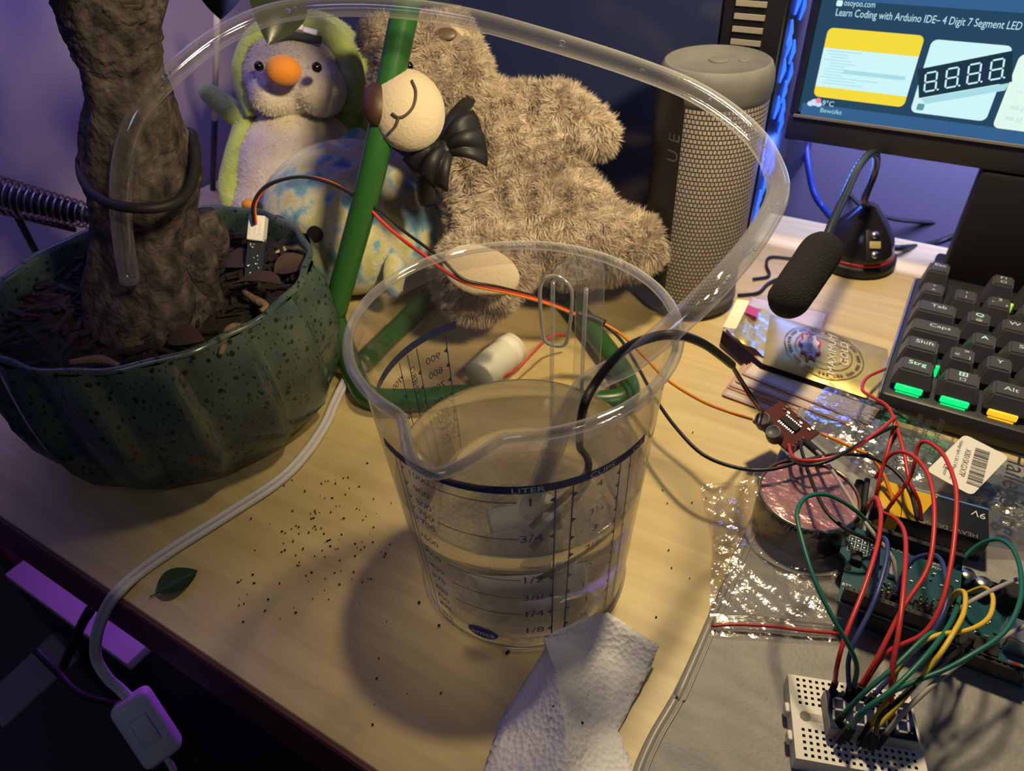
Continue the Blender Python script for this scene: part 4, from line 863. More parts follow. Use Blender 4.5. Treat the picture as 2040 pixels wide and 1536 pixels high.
for row, ks in K:
    for u0, wd, legs in ks:
        cx, cy, o = key(u0, wd, row, legs)
        if row == 0:
            m_ = ge if u0 < 2 else ye
            gl = box('light_bar', (cx - .0078, cy - .0112, kz + .0012), (cx + .0078, cy - .0090, kz + .0055), m_ if wd < 3 else ye, kb, .0006, 1)
            box('light_bar', (cx - .0068, cy - .0114, kz - .0002), (cx + .0068, cy - .0106, kz + .0008), m_ if wd < 3 else ye, kb, .0002, 1)
        elif wd < 3 and u0 + wd > 1.1:
            box('light_bar', (cx + wd * UU / 2 - .0016, cy - .0096, kz + .0005), (cx + wd * UU / 2 + .0004, cy - .0070, kz + .008), (lg if u0 + wd > 2 else ge) if row < 4 else lg, kb, smooth=False)
# ------------------------------------------------------------------ desk mat
MT = .0042
mat_m = mat('grey_leatherette', (.25, .25, .25), .55, noise=(45, [(.35, (.215, .215, .215)), (.7, (.29, .285, .28))], (1, 3, 1)), bump=(500, .25))
dm_ = thing('desk_mat', 'grey leatherette desk mat with raised rounded edge under the electronics', 'mat', (.18, .2, 0))
pts = [(.42, -.06), (.42, .402), (-.015, .402)] + [(-.0305 + .015 - .015 * math.sin(math.radians(a)), .387 + .015 * math.cos(math.radians(a))) for a in (30, 60, 90)] + [(-.0305, .19), (-.0315, .165), (-.0335, .145), (-.033, .125), (-.028, .10), (-.02, .05), (-.01, -.06)]
prism('pad', pts, .0002, MT, mat_m, dm_, None, .0012)
edge = [p for p in pts[2:]]
inner = catmull([np.array([x + .0055, y - (.004 if y > .39 else 0), MT + .0004]) for x, y in edge], 5)
mk('edge_piping', *sweep(catmull([np.array([x + .0022, y - (.002 if y > .39 else 0), MT * .62]) for x, y in edge], 5), .0024, 10), mat('grey_edge', (.26, .25, .24), .35), dm_)
mk('edge_seam', *sweep(inner, .00045, 6), mat('seam', (.36, .34, .31), .4), dm_)
# ------------------------------------------------------------------ card pack and loose cards
foil = mat('gold_foil', (.62, .47, .16), .38, .65, noise=(22, [(.3, (.42, .33, .13)), (.7, (.75, .60, .24))]), bump=(50, .25))
pk = thing('card_pack', 'gold foil trading card pack with red emblem, lying on loose cards', 'card pack', (-.05, .465, 0))
PZ = .0105
def pp(x, y, z=PZ): return oz(x, y, z)
c00, c11, c01 = pp(1520, 722), pp(1770, 692), pp(1535, 622); c10 = c11 + c00 - c01      # body corners near-left, near-right, far-right, far-left
V, Fc, nu, nv = [], [], 20, 10
for side in (1, -1):
    for i in range(nu + 1):
        for j in range(nv + 1):
            s, t = i / nu, j / nv; p = (c00 * (1 - s) + c10 * s) * (1 - t) + (c01 * (1 - s) + c11 * s) * t
            puff = (16 * s * (1 - s) * t * (1 - t)) ** .45; wr_ = .0004 * math.sin(40 * s + 9 * t) * math.sin(25 * t)
            V.append(p + np.array([0, 0, (-.0016 + .0040 * puff + wr_) if side > 0 else -.0030 - .0020 * puff]))
o_ = 0
for side in range(2):
    for i in range(nu):
        for j in range(nv):
            a = o_ + i * (nv + 1) + j; q = (a, a + nv + 1, a + nv + 2, a + 1); Fc.append(q if side == 0 else q[::-1])
    o_ += (nu + 1) * (nv + 1)
pbody = mk('wrapper', V, Fc, foil, pk)
l0, l1, l2, l3 = pp(1440, 655, .012), c00 + (0, 0, -.002), c01 + (0, 0, 0), pp(1468, 600, .014)
V, Fc = [], []
for i in range(11):
    for j in range(9):
        s, t = i / 10, j / 8; p = (np.array(l0) * (1 - s) + (l1 * .35 + l2 * .65 - (l2 - l1) * .5) * s) * (1 - t) + (np.array(l3) * (1 - s) + l2 * s) * t
        V.append(p + np.array([0, 0, .0016 * math.sin(i * 1.9) * (1 - s) + .0012 * math.sin(j * 2.3 + i)]))
for i in range(10):
    for j in range(8): a = i * 9 + j; Fc.append((a, a + 9, a + 10, a + 1))
mk('crimped_end', V, Fc, mat('bright_foil', (.75, .62, .28), .3, .8, bump=(90, .5)), pk)
A = Acc()
for k in range(14):
    t0, t1 = k / 14, (k + .5) / 14; a = np.array(l0) * (1 - t0) + np.array(l3) * t0; b_ = np.array(l0) * (1 - t1) + np.array(l3) * t1
    d = np.array([.009, .002, 0]); u_ = np.array([0, 0, .0016]); A.add([a + u_, b_ + u_ * 1.6, b_ + d + u_ * 1.6, a + d + u_], [(0, 3, 2, 1)])
A.mk('crimp_ridge', mat('crimp_silver', (.55, .52, .45), .5, .6), pk)['kind'] = 'stuff'
tubeback = mk('dark_underside', [c00 + (0, 0, -.001), c10 + (0, 0, -.001), c10 + (.002, -.006, -.0075), c00 + (-.001, -.007, -.0075), np.array(l0) + (0, 0, -.001), np.array(l0) + (.001, -.006, -.008)], [(0, 3, 2, 1), (0, 4, 5, 3)], mat('dark_foil', (.03, .02, .02), .2, .6), pk)
xa = (c10 - c00); xa /= np.linalg.norm(xa); ya = (c01 - c00); ya /= np.linalg.norm(ya)
def onpack(x, y, z=.0158): return oz(x, y, z)
ringm = mat('dark_gold', (.30, .22, .07), .35, .8)
cc = onpack(1672, 690, .0); FM = lambda p, a: Matrix.Translation(Vector(p)) @ frame((0, 0, 0), (0, 0, 1), xa) @ Matrix.Rotation(a, 4, 'Z')
A = Acc(); wc_ = (c00 + c10 + c11 + c01) / 4
def on_wr(s, t, e=.0003):
    p = (c00 * (1 - s) + c10 * s) * (1 - t) + (c01 * (1 - s) + c11 * s) * t; puff = (16 * s * (1 - s) * t * (1 - t)) ** .45
    return p + np.array([0, 0, -.0016 + .0040 * puff + .0004 * math.sin(40 * s + 9 * t) * math.sin(25 * t) + .0004 + e])
for r, wd in ((.42, .012), (.36, .012), (.30, .01), (.22, .01)):
    for k in range(60):
        if r == .36 and k % 4 == 3: continue
        a0, a1 = 2 * math.pi * k / 60, 2 * math.pi * (k + (1 if r != .36 else .7)) / 60
        q = [(.47 + rr_ * .75 * math.cos(a), .5 + rr_ * 1.02 * math.sin(a)) for rr_, a in ((r, a0), (r, a1), (r + wd * (1 if r != .36 else 3), a1), (r + wd * (1 if r != .36 else 3), a0))]
        if all(.02 < s < .98 and .03 < t < .97 for s, t in q): A.add([on_wr(s, t) for s, t in q], [(0, 1, 2, 3)])
A.mk('printed_rings', ringm, pk)
def packtext(name, s, sz, s0, t0, m, w=1., e=.0006):
    V, Fc = textmesh(s, 1.); out = []
    for v in V: out.append(on_wr(min(.99, max(.01, s0 - v.y * sz * .6)), min(.99, max(.01, t0 + v.x * sz * w)), e))
    mk(name, out, Fc, m, pk, False)
st = [(.5 * math.cos(k * math.pi / 9) * (1 if k % 2 else .72) , .5 * math.sin(k * math.pi / 9) * (1 if k % 2 else .72)) for k in range(18)]
for nm, sc_, m_, e in (('emblem', 1, mat('emblem_red', (.55, .03, .03), .35), .0006), ('emblem', .82, mat('emblem_white', (.75, .72, .68), .4), .0009)):
    mk(nm, [on_wr(.36 + .20 * sc_ * x, .52 + .62 * sc_ * y, e) for x, y in st] + [on_wr(.36, .52, e)], [(k, (k + 1) % 18, 18) for k in range(18)], m_, pk, False)
packtext('lettering', 'YU-GI-OH!', .10, .36, .52, mat('logo_dark_red', (.35, .02, .03), .4), .95, .0013)
sl = mat('silver_print', (.70, .68, .55), .5)
packtext('lettering', 'MAXIMUM', .15, .54, .50, sl, 1.05); packtext('lettering', 'GOLD', .15, .64, .56, sl, 1.05)
mk('red_print', [np.array(pp(1483, 622, .0148)), np.array(pp(1508, 632, .0145)), np.array(pp(1513, 616, .0145)), np.array(pp(1490, 607, .0148))], [(0, 1, 2, 3)], mat('print_red', (.5, .05, .05), .4), pk, False)
card_e = mat('card_face', (.62, .52, .42), .4, noise=(60, [(.3, (.48, .40, .36)), (.7, (.70, .62, .52))])); card_b = mat('card_border', (.50, .30, .22), .5)
CW, CH_ = .059, .086
cards = [((1463, 655), 3, .0005, 'trading card with red print peeking out left of the gold pack'), ((1436, 787), -4, .0012, 'lowest fanned trading card, its pale corner farthest out'), ((1446, 772), -6.5, .0022, 'second fanned trading card from the bottom under the gold pack'),
         ((1450, 768), -5, .0032, 'third fanned trading card from the bottom under the gold pack'), ((1462, 760), -7, .0046, 'fourth fanned trading card from the bottom under the gold pack'), ((1476, 745), -9, .0060, 'uppermost pale trading card sticking out under the gold pack')]
red_print = mat('card_red', (.6, .06, .04), .45)
for k, ((x, y), a, z, lab) in enumerate(cards):
    p = oz(x, y, z); M = rotz(p, a); t = thing('trading_card', lab, 'card', tuple(p), 'loose trading cards under the gold pack')
    w_, h_ = (CH_, CW) if k else (.06, .05)
    prism('card', [(q[0] + w_ / 2, q[1] + h_ / 2) for q in rrect(w_, h_, .0025, 3)], 0, .0006, card_b, t, M)
    fc = prism('face_print', [(q[0] + w_ / 2, q[1] + h_ / 2) for q in rrect(w_ - .004, h_ - .004, .001, 2)], .0006, .0007, card_e, t, M)
    if k == 0: box('red_print', (.002, .002, .0007), (.018, .014, .0008), red_print, t, M=M, smooth=False)
    if k == 5: box('grey_print', (.010, .012, .0007), (.030, .040, .0008), mat('card_grey', (.36, .33, .30), .5), t, M=M, smooth=False)
# ------------------------------------------------------------------ crumpled films
film = clear('clear_film', (.95, .945, .95), 1.5, .15, 4.5, (50, .9))
def sheet(name, corners, zf, m, parent, nu=60, nv=50, hole=None):
    V, Fc = [], []; a, b_, c, d = [np.array(q[:2]) for q in corners]
    for i in range(nu + 1):
        for j in range(nv + 1):
            s, t = i / nu, j / nv; p = (a * (1 - s) + b_ * s) * (1 - t) + (d * (1 - s) + c * s) * t
            V.append((p[0], p[1], zf(p[0], p[1], s, t)))
    for i in range(nu):
        for j in range(nv): k = i * (nv + 1) + j; Fc.append((k, k + nv + 1, k + nv + 2, k + 1))
    return mk(name, V, Fc, m, parent, False)
_ph = [(random.uniform(0, 6.28), random.uniform(0, 6.28), random.uniform(.6, 1)) for _ in range(14)]
def crumple(x, y, sc=1.):                  # ridged folds
    h = 0
    for k, (p, a, g) in enumerate(_ph):
        f = (60 + 34 * k) * sc; h += g * (1 - abs(math.sin((x * math.cos(a) + y * math.sin(a)) * f + p))) / (1 + .55 * k)
    return h / 5.5
zbag = thing('zip_bag', 'small clear zip bag with red zip line, lying on mat and tin', 'bag', tuple(oz(1540, 1230, .005)))
tc_ = (-.0063, .2935)
def zf(x, y, s, t):
    r = math.hypot(x - tc_[0], y - tc_[1]); base = .0052 if x > -.031 else .0012
    tin_h = .0295; k = min(1, max(0, (.0345 - r) / .006)); k = k * k * (3 - 2 * k)
    return base + (tin_h - base) * k + .0085 * crumple(x, y) * (.3 + .7 * (1 - k)) * (.25 if t < .14 else 1)
sheet('film', [oz(1412, 1270, .004), oz(1672, 1285, .004), oz(1700, 960, .03), oz(1425, 985, .004)], zf, film, zbag, 90, 90)
zp = [oz(1417, 1247, .0075), oz(1470, 1244, .0085), oz(1540, 1248, .0085), oz(1600, 1256, .008), oz(1670, 1262, .0075)]
tube('zip_line', zp, .0008, mat('zip_red', (.38, .02, .03), .4), zbag, 8)
tube('zip_track', [p + np.array([-.0004, .0022, .0002]) for p in zp], .0007, film, zbag, 6); tube('zip_track', [p + np.array([-.0008, .0042, .0003]) for p in zp], .0007, film, zbag, 6)
loosef = thing('film_scrap', 'loose clear plastic film flap on the wood left of the tin', 'film', tuple(oz(1430, 1000, .001)))
sheet('film', [oz(1425, 1110, .001), oz(1530, 1090, .001), oz(1560, 930, .012), oz(1395, 970, .001)], lambda x, y, s, t: .0015 + .006 * crumple(x, y, 1.2) + .012 * max(0, s - .6), film, loosef, 40, 40)
tin = thing('round_tin', 'round tin with coppery pink foil top under clear film', 'tin', (tc_[0], tc_[1], 0))
tin_z = MT
lathe('side', [(.0001, tin_z), (.0245, tin_z), (.0250, tin_z + .001), (.0250, .0255), (.0256, .0262), (.0257, .0272), (.0250, .0280), (.0244, .0276), (.0242, .0270)], mat('tin_dark', (.035, .03, .03), .3, .6), tin, 72, (tc_[0], tc_[1], 0), cap=(True, False))
V, Fc = [], []
for i in range(22):
    for k in range(64):
        r = .0242 * i / 21; t = 2 * math.pi * k / 64; x, y = r * math.cos(t), r * math.sin(t); V.append((tc_[0] + x, tc_[1] + y, .0262 + .0016 * crumple(x + .5, y, 3)))
for i in range(21):
    for k in range(64): Fc.append((i * 64 + k, i * 64 + (k + 1) % 64, (i + 1) * 64 + (k + 1) % 64, (i + 1) * 64 + k))
mk('foil_top', V, Fc, mat('copper_pink_foil', (.62, .30, .34), .22, .55, noise=(60, [(.3, (.40, .16, .22)), (.55, (.68, .36, .40)), (.75, (.75, .48, .32))]), bump=(120, .7)), tin)
mk('bright_rim', *sweep([np.array([tc_[0] + .0250 * math.cos(t), tc_[1] + .0250 * math.sin(t), .0279]) for t in np.linspace(0, 2 * math.pi, 72, endpoint=False)], .0006, 6, True), mat('rim_brass', (.75, .6, .4), .2, 1), tin)
pbag = thing('poly_bag', 'crumpled glossy clear bag with printed text and white barcode sticker', 'bag', tuple(oz(1800, 880, .01)))
film2 = clear('glossy_film', (.90, .90, .92), 1.5, .15, 9.0, (48, 1.0))
bz = lambda x, y, s, t: MT + .004 + .012 * crumple(x, y) * (1 - .5 * t) + .006 * math.sin(math.pi * s) * math.sin(math.pi * min(1, t * 1.2))
bc = [oz(1590, 845, .006), oz(1760, 985, .006), oz(2110, 950, .006), oz(1650, 755, .006)]
sheet('film', [bc[0], bc[1], oz(2120, 1010, .006), oz(1660, 757, .006)], bz, film2, pbag, 90, 60)
sheet('film', [oz(1890, 1000, .006), oz(1935, 1105, .004), oz(2150, 1120, .004), oz(2110, 930, .006)], lambda x, y, s, t: MT + .003 + .012 * crumple(x, y, .9), film2, pbag, 50, 50)
ba, bb, bc_, bd_ = [oz(x, y, .026) for x, y in ((1868, 950), (1897, 857), (1989, 898), (1960, 1001))]
lx = bb - ba; lx /= np.linalg.norm(lx); ly = bd_ - ba; lw, lh = np.linalg.norm(bb - ba), np.linalg.norm(bd_ - ba)
LM = frame((ba + bb + bc_ + bd_) / 4, (0, 0, 1), -(ly))       # x runs down the sticker text
LH, LW = lh, lw
lab_ = prism('barcode_sticker', rrect(LH, LW, .003, 4), 0, .0003, mat('sticker_white', (.72, .70, .66), .55), pbag, LM)
LM2 = Matrix.Translation((0, 0, .0004)) @ LM
inkb = mat('print_black', (.02, .02, .025), .5)
# the sticker reads from its far end: text x axis along the sticker's longer side
LA = frame((ba + bb + bc_ + bd_) / 4 + np.array([0, 0, .0004]), (0, 0, 1), (ba - bb))
wl, hl = lw, lh
A = Acc(); rr = random.Random(6); x = -wl * .36
while x < wl * .36:
    wd = rr.choice([.0003, .0003, .0006, .0009])
    A.add([LA @ Vector(p) for p in ((x, .0015, 0), (x + wd, .0015, 0), (x + wd, hl * .36, 0), (x, hl * .36, 0))], [(0, 1, 2, 3)]); x += wd + rr.choice([.0003, .0004, .0007])
A.mk('barcode', inkb, lab_)['kind'] = 'stuff'
for s, sz, dy in (('X001SKGX7P', .0042, -.0016), ('Hailege 6pcs 1.5A 2 Way L9110S', .0026, -.0058), ('DC Motor', .0028, -.0092)):
    text('lettering', s, sz, LA @ Matrix.Translation((0 if dy > -.009 else .010, dy, 0)), inkb, lab_)
text('lettering', 'CE', .0036, LA @ Matrix.Translation((.0085, -hl * .40, 0)), inkb, lab_); text('lettering', 'New', .0026, LA @ Matrix.Translation((-wl * .38, -hl * .42, 0)), inkb, lab_)
inkp = inkb
for s, sz, (x, y), lean in (('Hailege', .0150, (2020, 955), 0), ('Lehmbruck UG,', .0056, (1705, 860), 0), ('Kepstraße', .0056, (1727, 855), 0), ('Berlin, Germany', .0056, (1748, 870), 0), ('any questions', .0056, (1826, 855), 0), ('contact us', .0056, (1845, 860), 0), ('about products', .0056, (1868, 870), 0), ('product', .0060, (1790, 915), 0)):
    p = oz(x, y, .0265); text('lettering', s, sz, Matrix.Translation(Vector(p)) @ frame((0, 0, 0), (0, 0, 1), (bd_ - ba) * 0 + (ba - bb)), inkp, pbag)
# ------------------------------------------------------------------ nine volt battery
bt9 = thing('battery', 'black and yellow nine volt block battery lying on its side', 'battery', (.05, .32, 0))
BM = rotz((.0505, .3195, MT), 5)
bk = mat('battery_black', (.015, .016, .02), .3)
box('case', (-.013, -.0125, .0004), (.0275, .0125, .0172), bk, bt9, .0016, 2, BM)
box('yellow_sleeve', (-.0245, -.01245, .0005), (-.013, .01245, .0171), mat('battery_yellow', (.60, .36, .01), .35), bt9, .0012, 2, BM)
mk('yellow_wedge', [BM @ Vector(p) for p in ((-.0131, -.0124, .01725), (-.006, -.0124, .01725), (.004, .0122, .01725), (-.0131, .0122, .01725))], [(0, 1, 2, 3)], mat('wedge_yellow', (.60, .36, .01), .35), bt9, False)
box('metal_rim', (-.0262, -.0118, .001), (-.0245, .0118, .0165), silver, bt9, .0004, 1, BM)
box('blue_edge', (-.010, .0105, .0171), (.027, .0116, .0174), mat('edge_blue', (.10, .2, .5), .3), bt9, M=BM)
for y in (-.006, .006): lathe('terminal', [(.0001, 0), (.0042, 0), (.0042, .0030), (.0030, .0032), (.0001, .0032)], silver, bt9, 20, M=BM @ frame((-.0262, y, .0088), (-1, 0, 0)))
pg_ = mat('battery_print', (.55, .55, .58), .4)
text('lettering', '9V', .0062, BM @ Matrix.Translation((.0225, .0055, .01735)) @ Matrix.Rotation(math.pi - .2, 4, 'Z'), pg_, bt9)
text('lettering', 'HEAVY DUTY', .0040, BM @ Matrix.Translation((.010, -.0105, .01735)) @ Matrix.Rotation(math.pi, 4, 'Z'), mat('battery_print_dim', (.16, .16, .18), .4), bt9)
FMm = BM @ Matrix.Translation((0, -.0127, .0085)) @ Matrix.Rotation(math.pi / 2, 4, 'X')
text('lettering', 'HEAVY DUTY', .0052, FMm @ Matrix.Translation((.008, -.002, 0)) @ Matrix.Rotation(math.pi, 4, 'Z'), mat('battery_print_grey', (.10, .10, .12), .4), bt9)
clip = thing('battery_clip', 'black battery snap clip on the left end of the battery', 'clip', tuple((BM @ Vector((-.031, 0, 0)))[:]))
box('snap_plate', (-.0325, -.0115, .002), (-.0296, .0115, .0165), black, clip, .0008, 1, BM)
box('cover', (-.0365, -.0100, .003), (-.0325, .0100, .0155), matte_black, clip, .0010, 1, BM)
# ------------------------------------------------------------------ motor driver board
md_ = thing('motor_driver_board', 'small red-brown circuit board with two grey terminal blocks, hanging on wires', 'circuit board', tuple(oz(1565, 850, .02)))
e0, e1, e2, e3 = oz(1490, 832, .030), oz(1561, 808, .034), oz(1641, 873, .030), oz(1570, 893, .024)
ex, ey = e2 - e1, e0 - e1; nrm = np.cross(ex, ey); nrm /= np.linalg.norm(nrm); nrm *= np.sign(nrm[2])
DMm = frame((e0 + e1 + e2 + e3) / 4, nrm, ex); ew, eh = np.linalg.norm(ex), np.linalg.norm(ey)
pcb_r = mat('red_brown_board', (.085, .02, .02), .75, spec=.2)
box('board', (-ew / 2, -eh / 2, -.0008), (ew / 2, eh / 2, .0008), pcb_r, md_, .0003, 1, DMm)
sy_ = -1 if (DMm @ Vector((0, 1, 0)) - DMm.translation).dot(Vector(e0 - e1)) > 0 else 1     # side of the terminal blocks
for x, y in ((-.0085, -.0075 * sy_), (.0015, -.0095 * sy_)):
    lathe('terminal_can', [(.0001, .0008), (.0046, .0008), (.0048, .003), (.0044, .008), (.0036, .0088), (.0034, .0084), (.0001, .0082)], mat('can_grey', (.09, .085, .09), .45), md_, 28, M=DMm @ frame((x, y, 0), (-.12, -.30 * sy_, 1)))
ic = box('chip', (-.0055, .0005, .0008), (.0065, .0052, .0024), matte_black, md_, .0003, 1, DMm)
for k in range(8):
    for y0, y1 in ((.0050, .0064), (-.0009, .0006)): box('pin', (-.0050 + .00145 * k, y0, .0008), (-.0044 + .00145 * k, y1, .0013), silver, ic, M=DMm, smooth=False)
rr = random.Random(1)
for k in range(9): box('component', *[(lambda x, y: ((x, y, .0008), (x + .0016, y + .0009, .0016)))(*q) for q in [(rr.uniform(-ew * .42, ew * .38), rr.choice([eh * .33, eh * .42, -eh * .42]))]][0], rr.choice([silver, black]), md_, M=DMm, smooth=False)
for k in range(4): lathe('solder_pad', [(.0001, .0008), (.0008, .0009), (.0005, .0018), (.0001, .002)], silver, md_, 8, M=DMm @ Matrix.Translation((ew * .40, -eh * .3 + k * .0026, 0)))
# ------------------------------------------------------------------ stacked teal boards
ar = thing('microcontroller_board', 'teal microcontroller board with stacked shield, sprouting jumper wires', 'circuit board', (.06, .265, MT))
teal = mat('teal_board', (.005, .06, .085), .35, noise=(160, [(.4, (.004, .05, .075)), (.7, (.008, .075, .10))]))
AM = rotz((.0605, .2640, MT), 3)
box('board', (-.030, -.0245, .004), (.0395, .0245, .0056), teal, ar, .0003, 1, AM)
shp = [(-.041, -.0235), (.009, -.0235), (.009, .0255), (-.044, .0255), (-.0445, .006), (-.041, .003)]
sh = prism('shield', shp, .0160, .0176, teal, ar, AM)
silk = mat('silkscreen', (.72, .75, .74), .5); gold = mat('gold_pad', (.7, .55, .25), .3, 1)
def hdr(name, x0, x1, y0, y1, z0, z1, n, parent, holes=True):
    h = box(name, (x0, y0, z0), (x1, y1, z1), black, parent, .0002, 1, AM)
    if holes:
        for k in range(n): c = x0 + (x1 - x0) * (k + .5) / n; box('socket', (c - .0005, (y0 + y1) / 2 - .0005, z1), (c + .0005, (y0 + y1) / 2 + .0005, z1 + .0001), matte_black, h, M=AM, smooth=False)
    return h
hdr('header', -.040, .006, -.0225, -.0199, .0176, .0262, 18, ar); hdr('header', -.034, .008, .0215, .0241, .0176, .0250, 14, ar)
hdr('header', -.026, .036, -.0225, -.0199, .0056, .0140, 20, ar, False); hdr('header', -.020, .034, .0205, .0231, .0056, .0140, 18, ar, False)
hdr('header', .011, .036, -.0235, -.0209, .0056, .0140, 10, ar)
for x0, n in ((-.026, 4), (-.010, 6)):
    pb = box('pin_block', (x0, -.0165, .0176), (x0 + n * .00254, -.0090, .0200), matte_black, ar, M=AM)
    for k in range(n):
        for j in range(3): box('pin', (x0 + .0009 + k * .00254, -.0155 + j * .0025, .0200), (x0 + .0016 + k * .00254, -.0149 + j * .0025, .0258), gold if j else silver, pb, M=AM, smooth=False)
gr_ = Acc()
for k in range(4):
    for j in range(3):
        lathe('ring_pad', [(.0005, .0177), (.0010, .0178), (.0005, .0179)], silver, sh, 12, M=AM @ Matrix.Translation((-.0400 + k * .0030, .0105 + j * .0034, 0)))
for k in range(5): gr_.box((-.0415 + k * .0030 - .0001, .0088, .0177), (-.0415 + k * .0030 + .0001, .0192, .0178), AM)
for j in range(4): gr_.box((-.0415, .0088 + j * .0034 - .0001, .0177), (-.0295, .0088 + j * .0034 + .0001, .0178), AM)
gr_.mk('silk_grid', silk, sh)['kind'] = 'stuff'
for s, x, y, sz in (('IN', -.034, .0205, .0030), ('OU', -.028, .0205, .0030), ('RST', -.0385, -.013, .0026), ('TX', -.0385, -.0165, .0022), ('GND', -.002, .0185, .0022), ('3.3V', .004, -.004, .0022), ('POWER', .000, .0160, .0022), ('A0 A1 A2 A3', -.020, .0195, .0022)):
    text('silk_lettering', s, sz, AM @ Matrix.Translation((x, y, .0178)) @ Matrix.Rotation(.0, 4, 'Z'), silk, sh)
box('crystal', (-.0225, .000, .0176), (-.0190, .010, .0205), silver, ar, .0006, 1, AM)
box('slide_switch', (-.0395, .001, .0176), (-.0345, .0075, .0215), black, ar, .0004, 1, AM)
hl_ = lathe('mounting_hole', [(.0001, .0177), (.0016, .0177), (.0016, .0178), (.0001, .0178)], matte_black, sh, 16, M=AM @ Matrix.Translation((-.0395, -.002, 0)))
rr = random.Random(12)
for k in range(14): x, y = rr.uniform(-.015, .007), rr.uniform(-.006, .014); box('component', (x, y, .0176), (x + .0012, y + .0007, .0182), rr.choice([silk, silk, gold, black]), sh, M=AM, smooth=False)
for k in range(20): x, y = rr.uniform(.011, .034), rr.uniform(-.016, .016); box('component', (x, y, .0056), (x + .0017, y + .0009, .0064), rr.choice([silk, silk, gold, black]), ar, M=AM, smooth=False)
for x, y in ((.0125, .0225), (.0195, .0205)):
    c_ = lathe('capacitor', [(.0001, .0056), (.0036, .0056), (.0036, .0140), (.0033, .0146), (.0001, .0147)], silver, ar, 28, M=AM @ Matrix.Translation((x, y, 0)))
    prism('polarity_mark', [(.0032 * math.cos(t), .0032 * math.sin(t)) for t in np.linspace(-.9, .9, 9)], .01471, .0148, mat('mark_black', (.02, .02, .05), .5), c_, AM @ Matrix.Translation((x, y, 0)))
jk = box('power_jack', (.026, .0150, .0056), (.0395, .0245, .0170), black, ar, .0008, 1, AM); box('jack_mouth', (.0395, .0145, .0050), (.0430, .0250, .0165), matte_black, jk, .0008, 1, AM)
us = box('usb_port', (.0290, -.0085, .0056), (.0445, .0040, .0166), silver, ar, .0006, 1, AM); box('usb_mouth', (.0445, -.0072, .0075), (.0447, .0027, .0150), matte_black, us, M=AM, smooth=False)
bt_ = box('button_base', (.0310, -.0205, .0056), (.0375, -.0145, .0092), silver, ar, .0003, 1, AM); lathe('button_cap', [(.0001, .0092), (.0018, .0092), (.0018, .0104), (.0001, .0106)], mat('button_red', (.6, .05, .04), .4), bt_, 16, M=AM @ Matrix.Translation((.0342, -.0175, 0)))
box('long_chip', (.012, -.0150, .0056), (.028, -.0070, .0085), matte_black, ar, .0003, 1, AM); box('oscillator', (.012, -.0195, .0056), (.0235, -.0160, .0085), silver, ar, .0010, 2, AM)
# ------------------------------------------------------------------ breadboard with digit display
BBM = Matrix.Translation((.0401, .1870, MT + .0006)) @ Matrix.Rotation(math.radians(19.5), 4, 'Z')
bw, bh, bz_ = .0500, .0365, .0092
bbt = thing('breadboard', 'small white breadboard with a four-digit display and wires plugged in', 'breadboard', (.0401, .1870, MT))
bwm = mat('breadboard_white', (.72, .70, .66), .5)
# top with real square holes: 17 columns, two banks of five rows
pit = .00262; xs_ = sorted([-bw / 2, bw / 2] + [(k - 8) * pit + s * .00062 for k in range(17) for s in (-1, 1)])
rows_y = [.0058 + j * pit for j in range(5)] + [-.0058 - j * pit for j in range(5)]
ys_ = sorted([-bh / 2, bh / 2] + [y + s * .00062 for y in rows_y for s in (-1, 1)])
A = Acc(); H = Acc()
for i in range(len(xs_) - 1):
    for j in range(len(ys_) - 1):
        x0, x1, y0, y1 = xs_[i], xs_[i + 1], ys_[j], ys_[j + 1]; hole = i % 2 == 1 and j % 2 == 1
        q = [BBM @ Vector((x, y, bz_)) for x, y in ((x0, y0), (x1, y0), (x1, y1), (x0, y1))]
        if not hole: A.add(q, [(0, 1, 2, 3)])
        else:
            lo = [BBM @ Vector((x, y, bz_ - .0022)) for x, y in ((x0, y0), (x1, y0), (x1, y1), (x0, y1))]
            H.add(q + lo, [(0, 1, 5, 4), (1, 2, 6, 5), (2, 3, 7, 6), (3, 0, 4, 7), (4, 5, 6, 7)])
c4 = [(-bw / 2, -bh / 2), (bw / 2, -bh / 2), (bw / 2, bh / 2), (-bw / 2, bh / 2)]
A.add([BBM @ Vector((x, y, z)) for z in (0, bz_) for x, y in c4], [(0, 1, 5, 4), (1, 2, 6, 5), (2, 3, 7, 6), (3, 0, 4, 7), (3, 2, 1, 0)])
A.mk('block', bwm, bbt); H.mk('hole', mat('hole_dark', (.05, .045, .04), .8), bbt)['kind'] = 'stuff'
box('centre_groove', (-bw / 2 + .006, -.0017, bz_), (bw / 2 - .006, .0017, bz_ + .0001), mat('groove', (.45, .43, .40), .6), bbt, M=BBM, smooth=False)
prism('screw_hole', [(-.0195 + .0022 * math.cos(t), .0022 * math.sin(t)) for t in np.linspace(0, 6.283, 20, endpoint=False)], bz_ + .0001, bz_ + .00015, mat('hole_shade', (.22, .2, .17), .7), bbt, BBM)
for y in (.002, -.010): box('side_tab', (-bw / 2 - .0018, y, .002), (-bw / 2, y + .0042, .0072), bwm, bbt, .0004, 1, BBM)
dis = thing('digit_display', 'four-digit seven-segment display plugged into the white breadboard', 'display', tuple((BBM @ Vector((.003, 0, bz_)))[:]))
dx0, dx1, dy0, dy1 = -.0125, .0210, -.0072, .0092
box('body', (dx0, dy0, bz_ + .0006), (dx1, dy1, bz_ + .0078), mat('display_side_grey', (.30, .29, .29), .5), dis, .0003, 1, BBM)
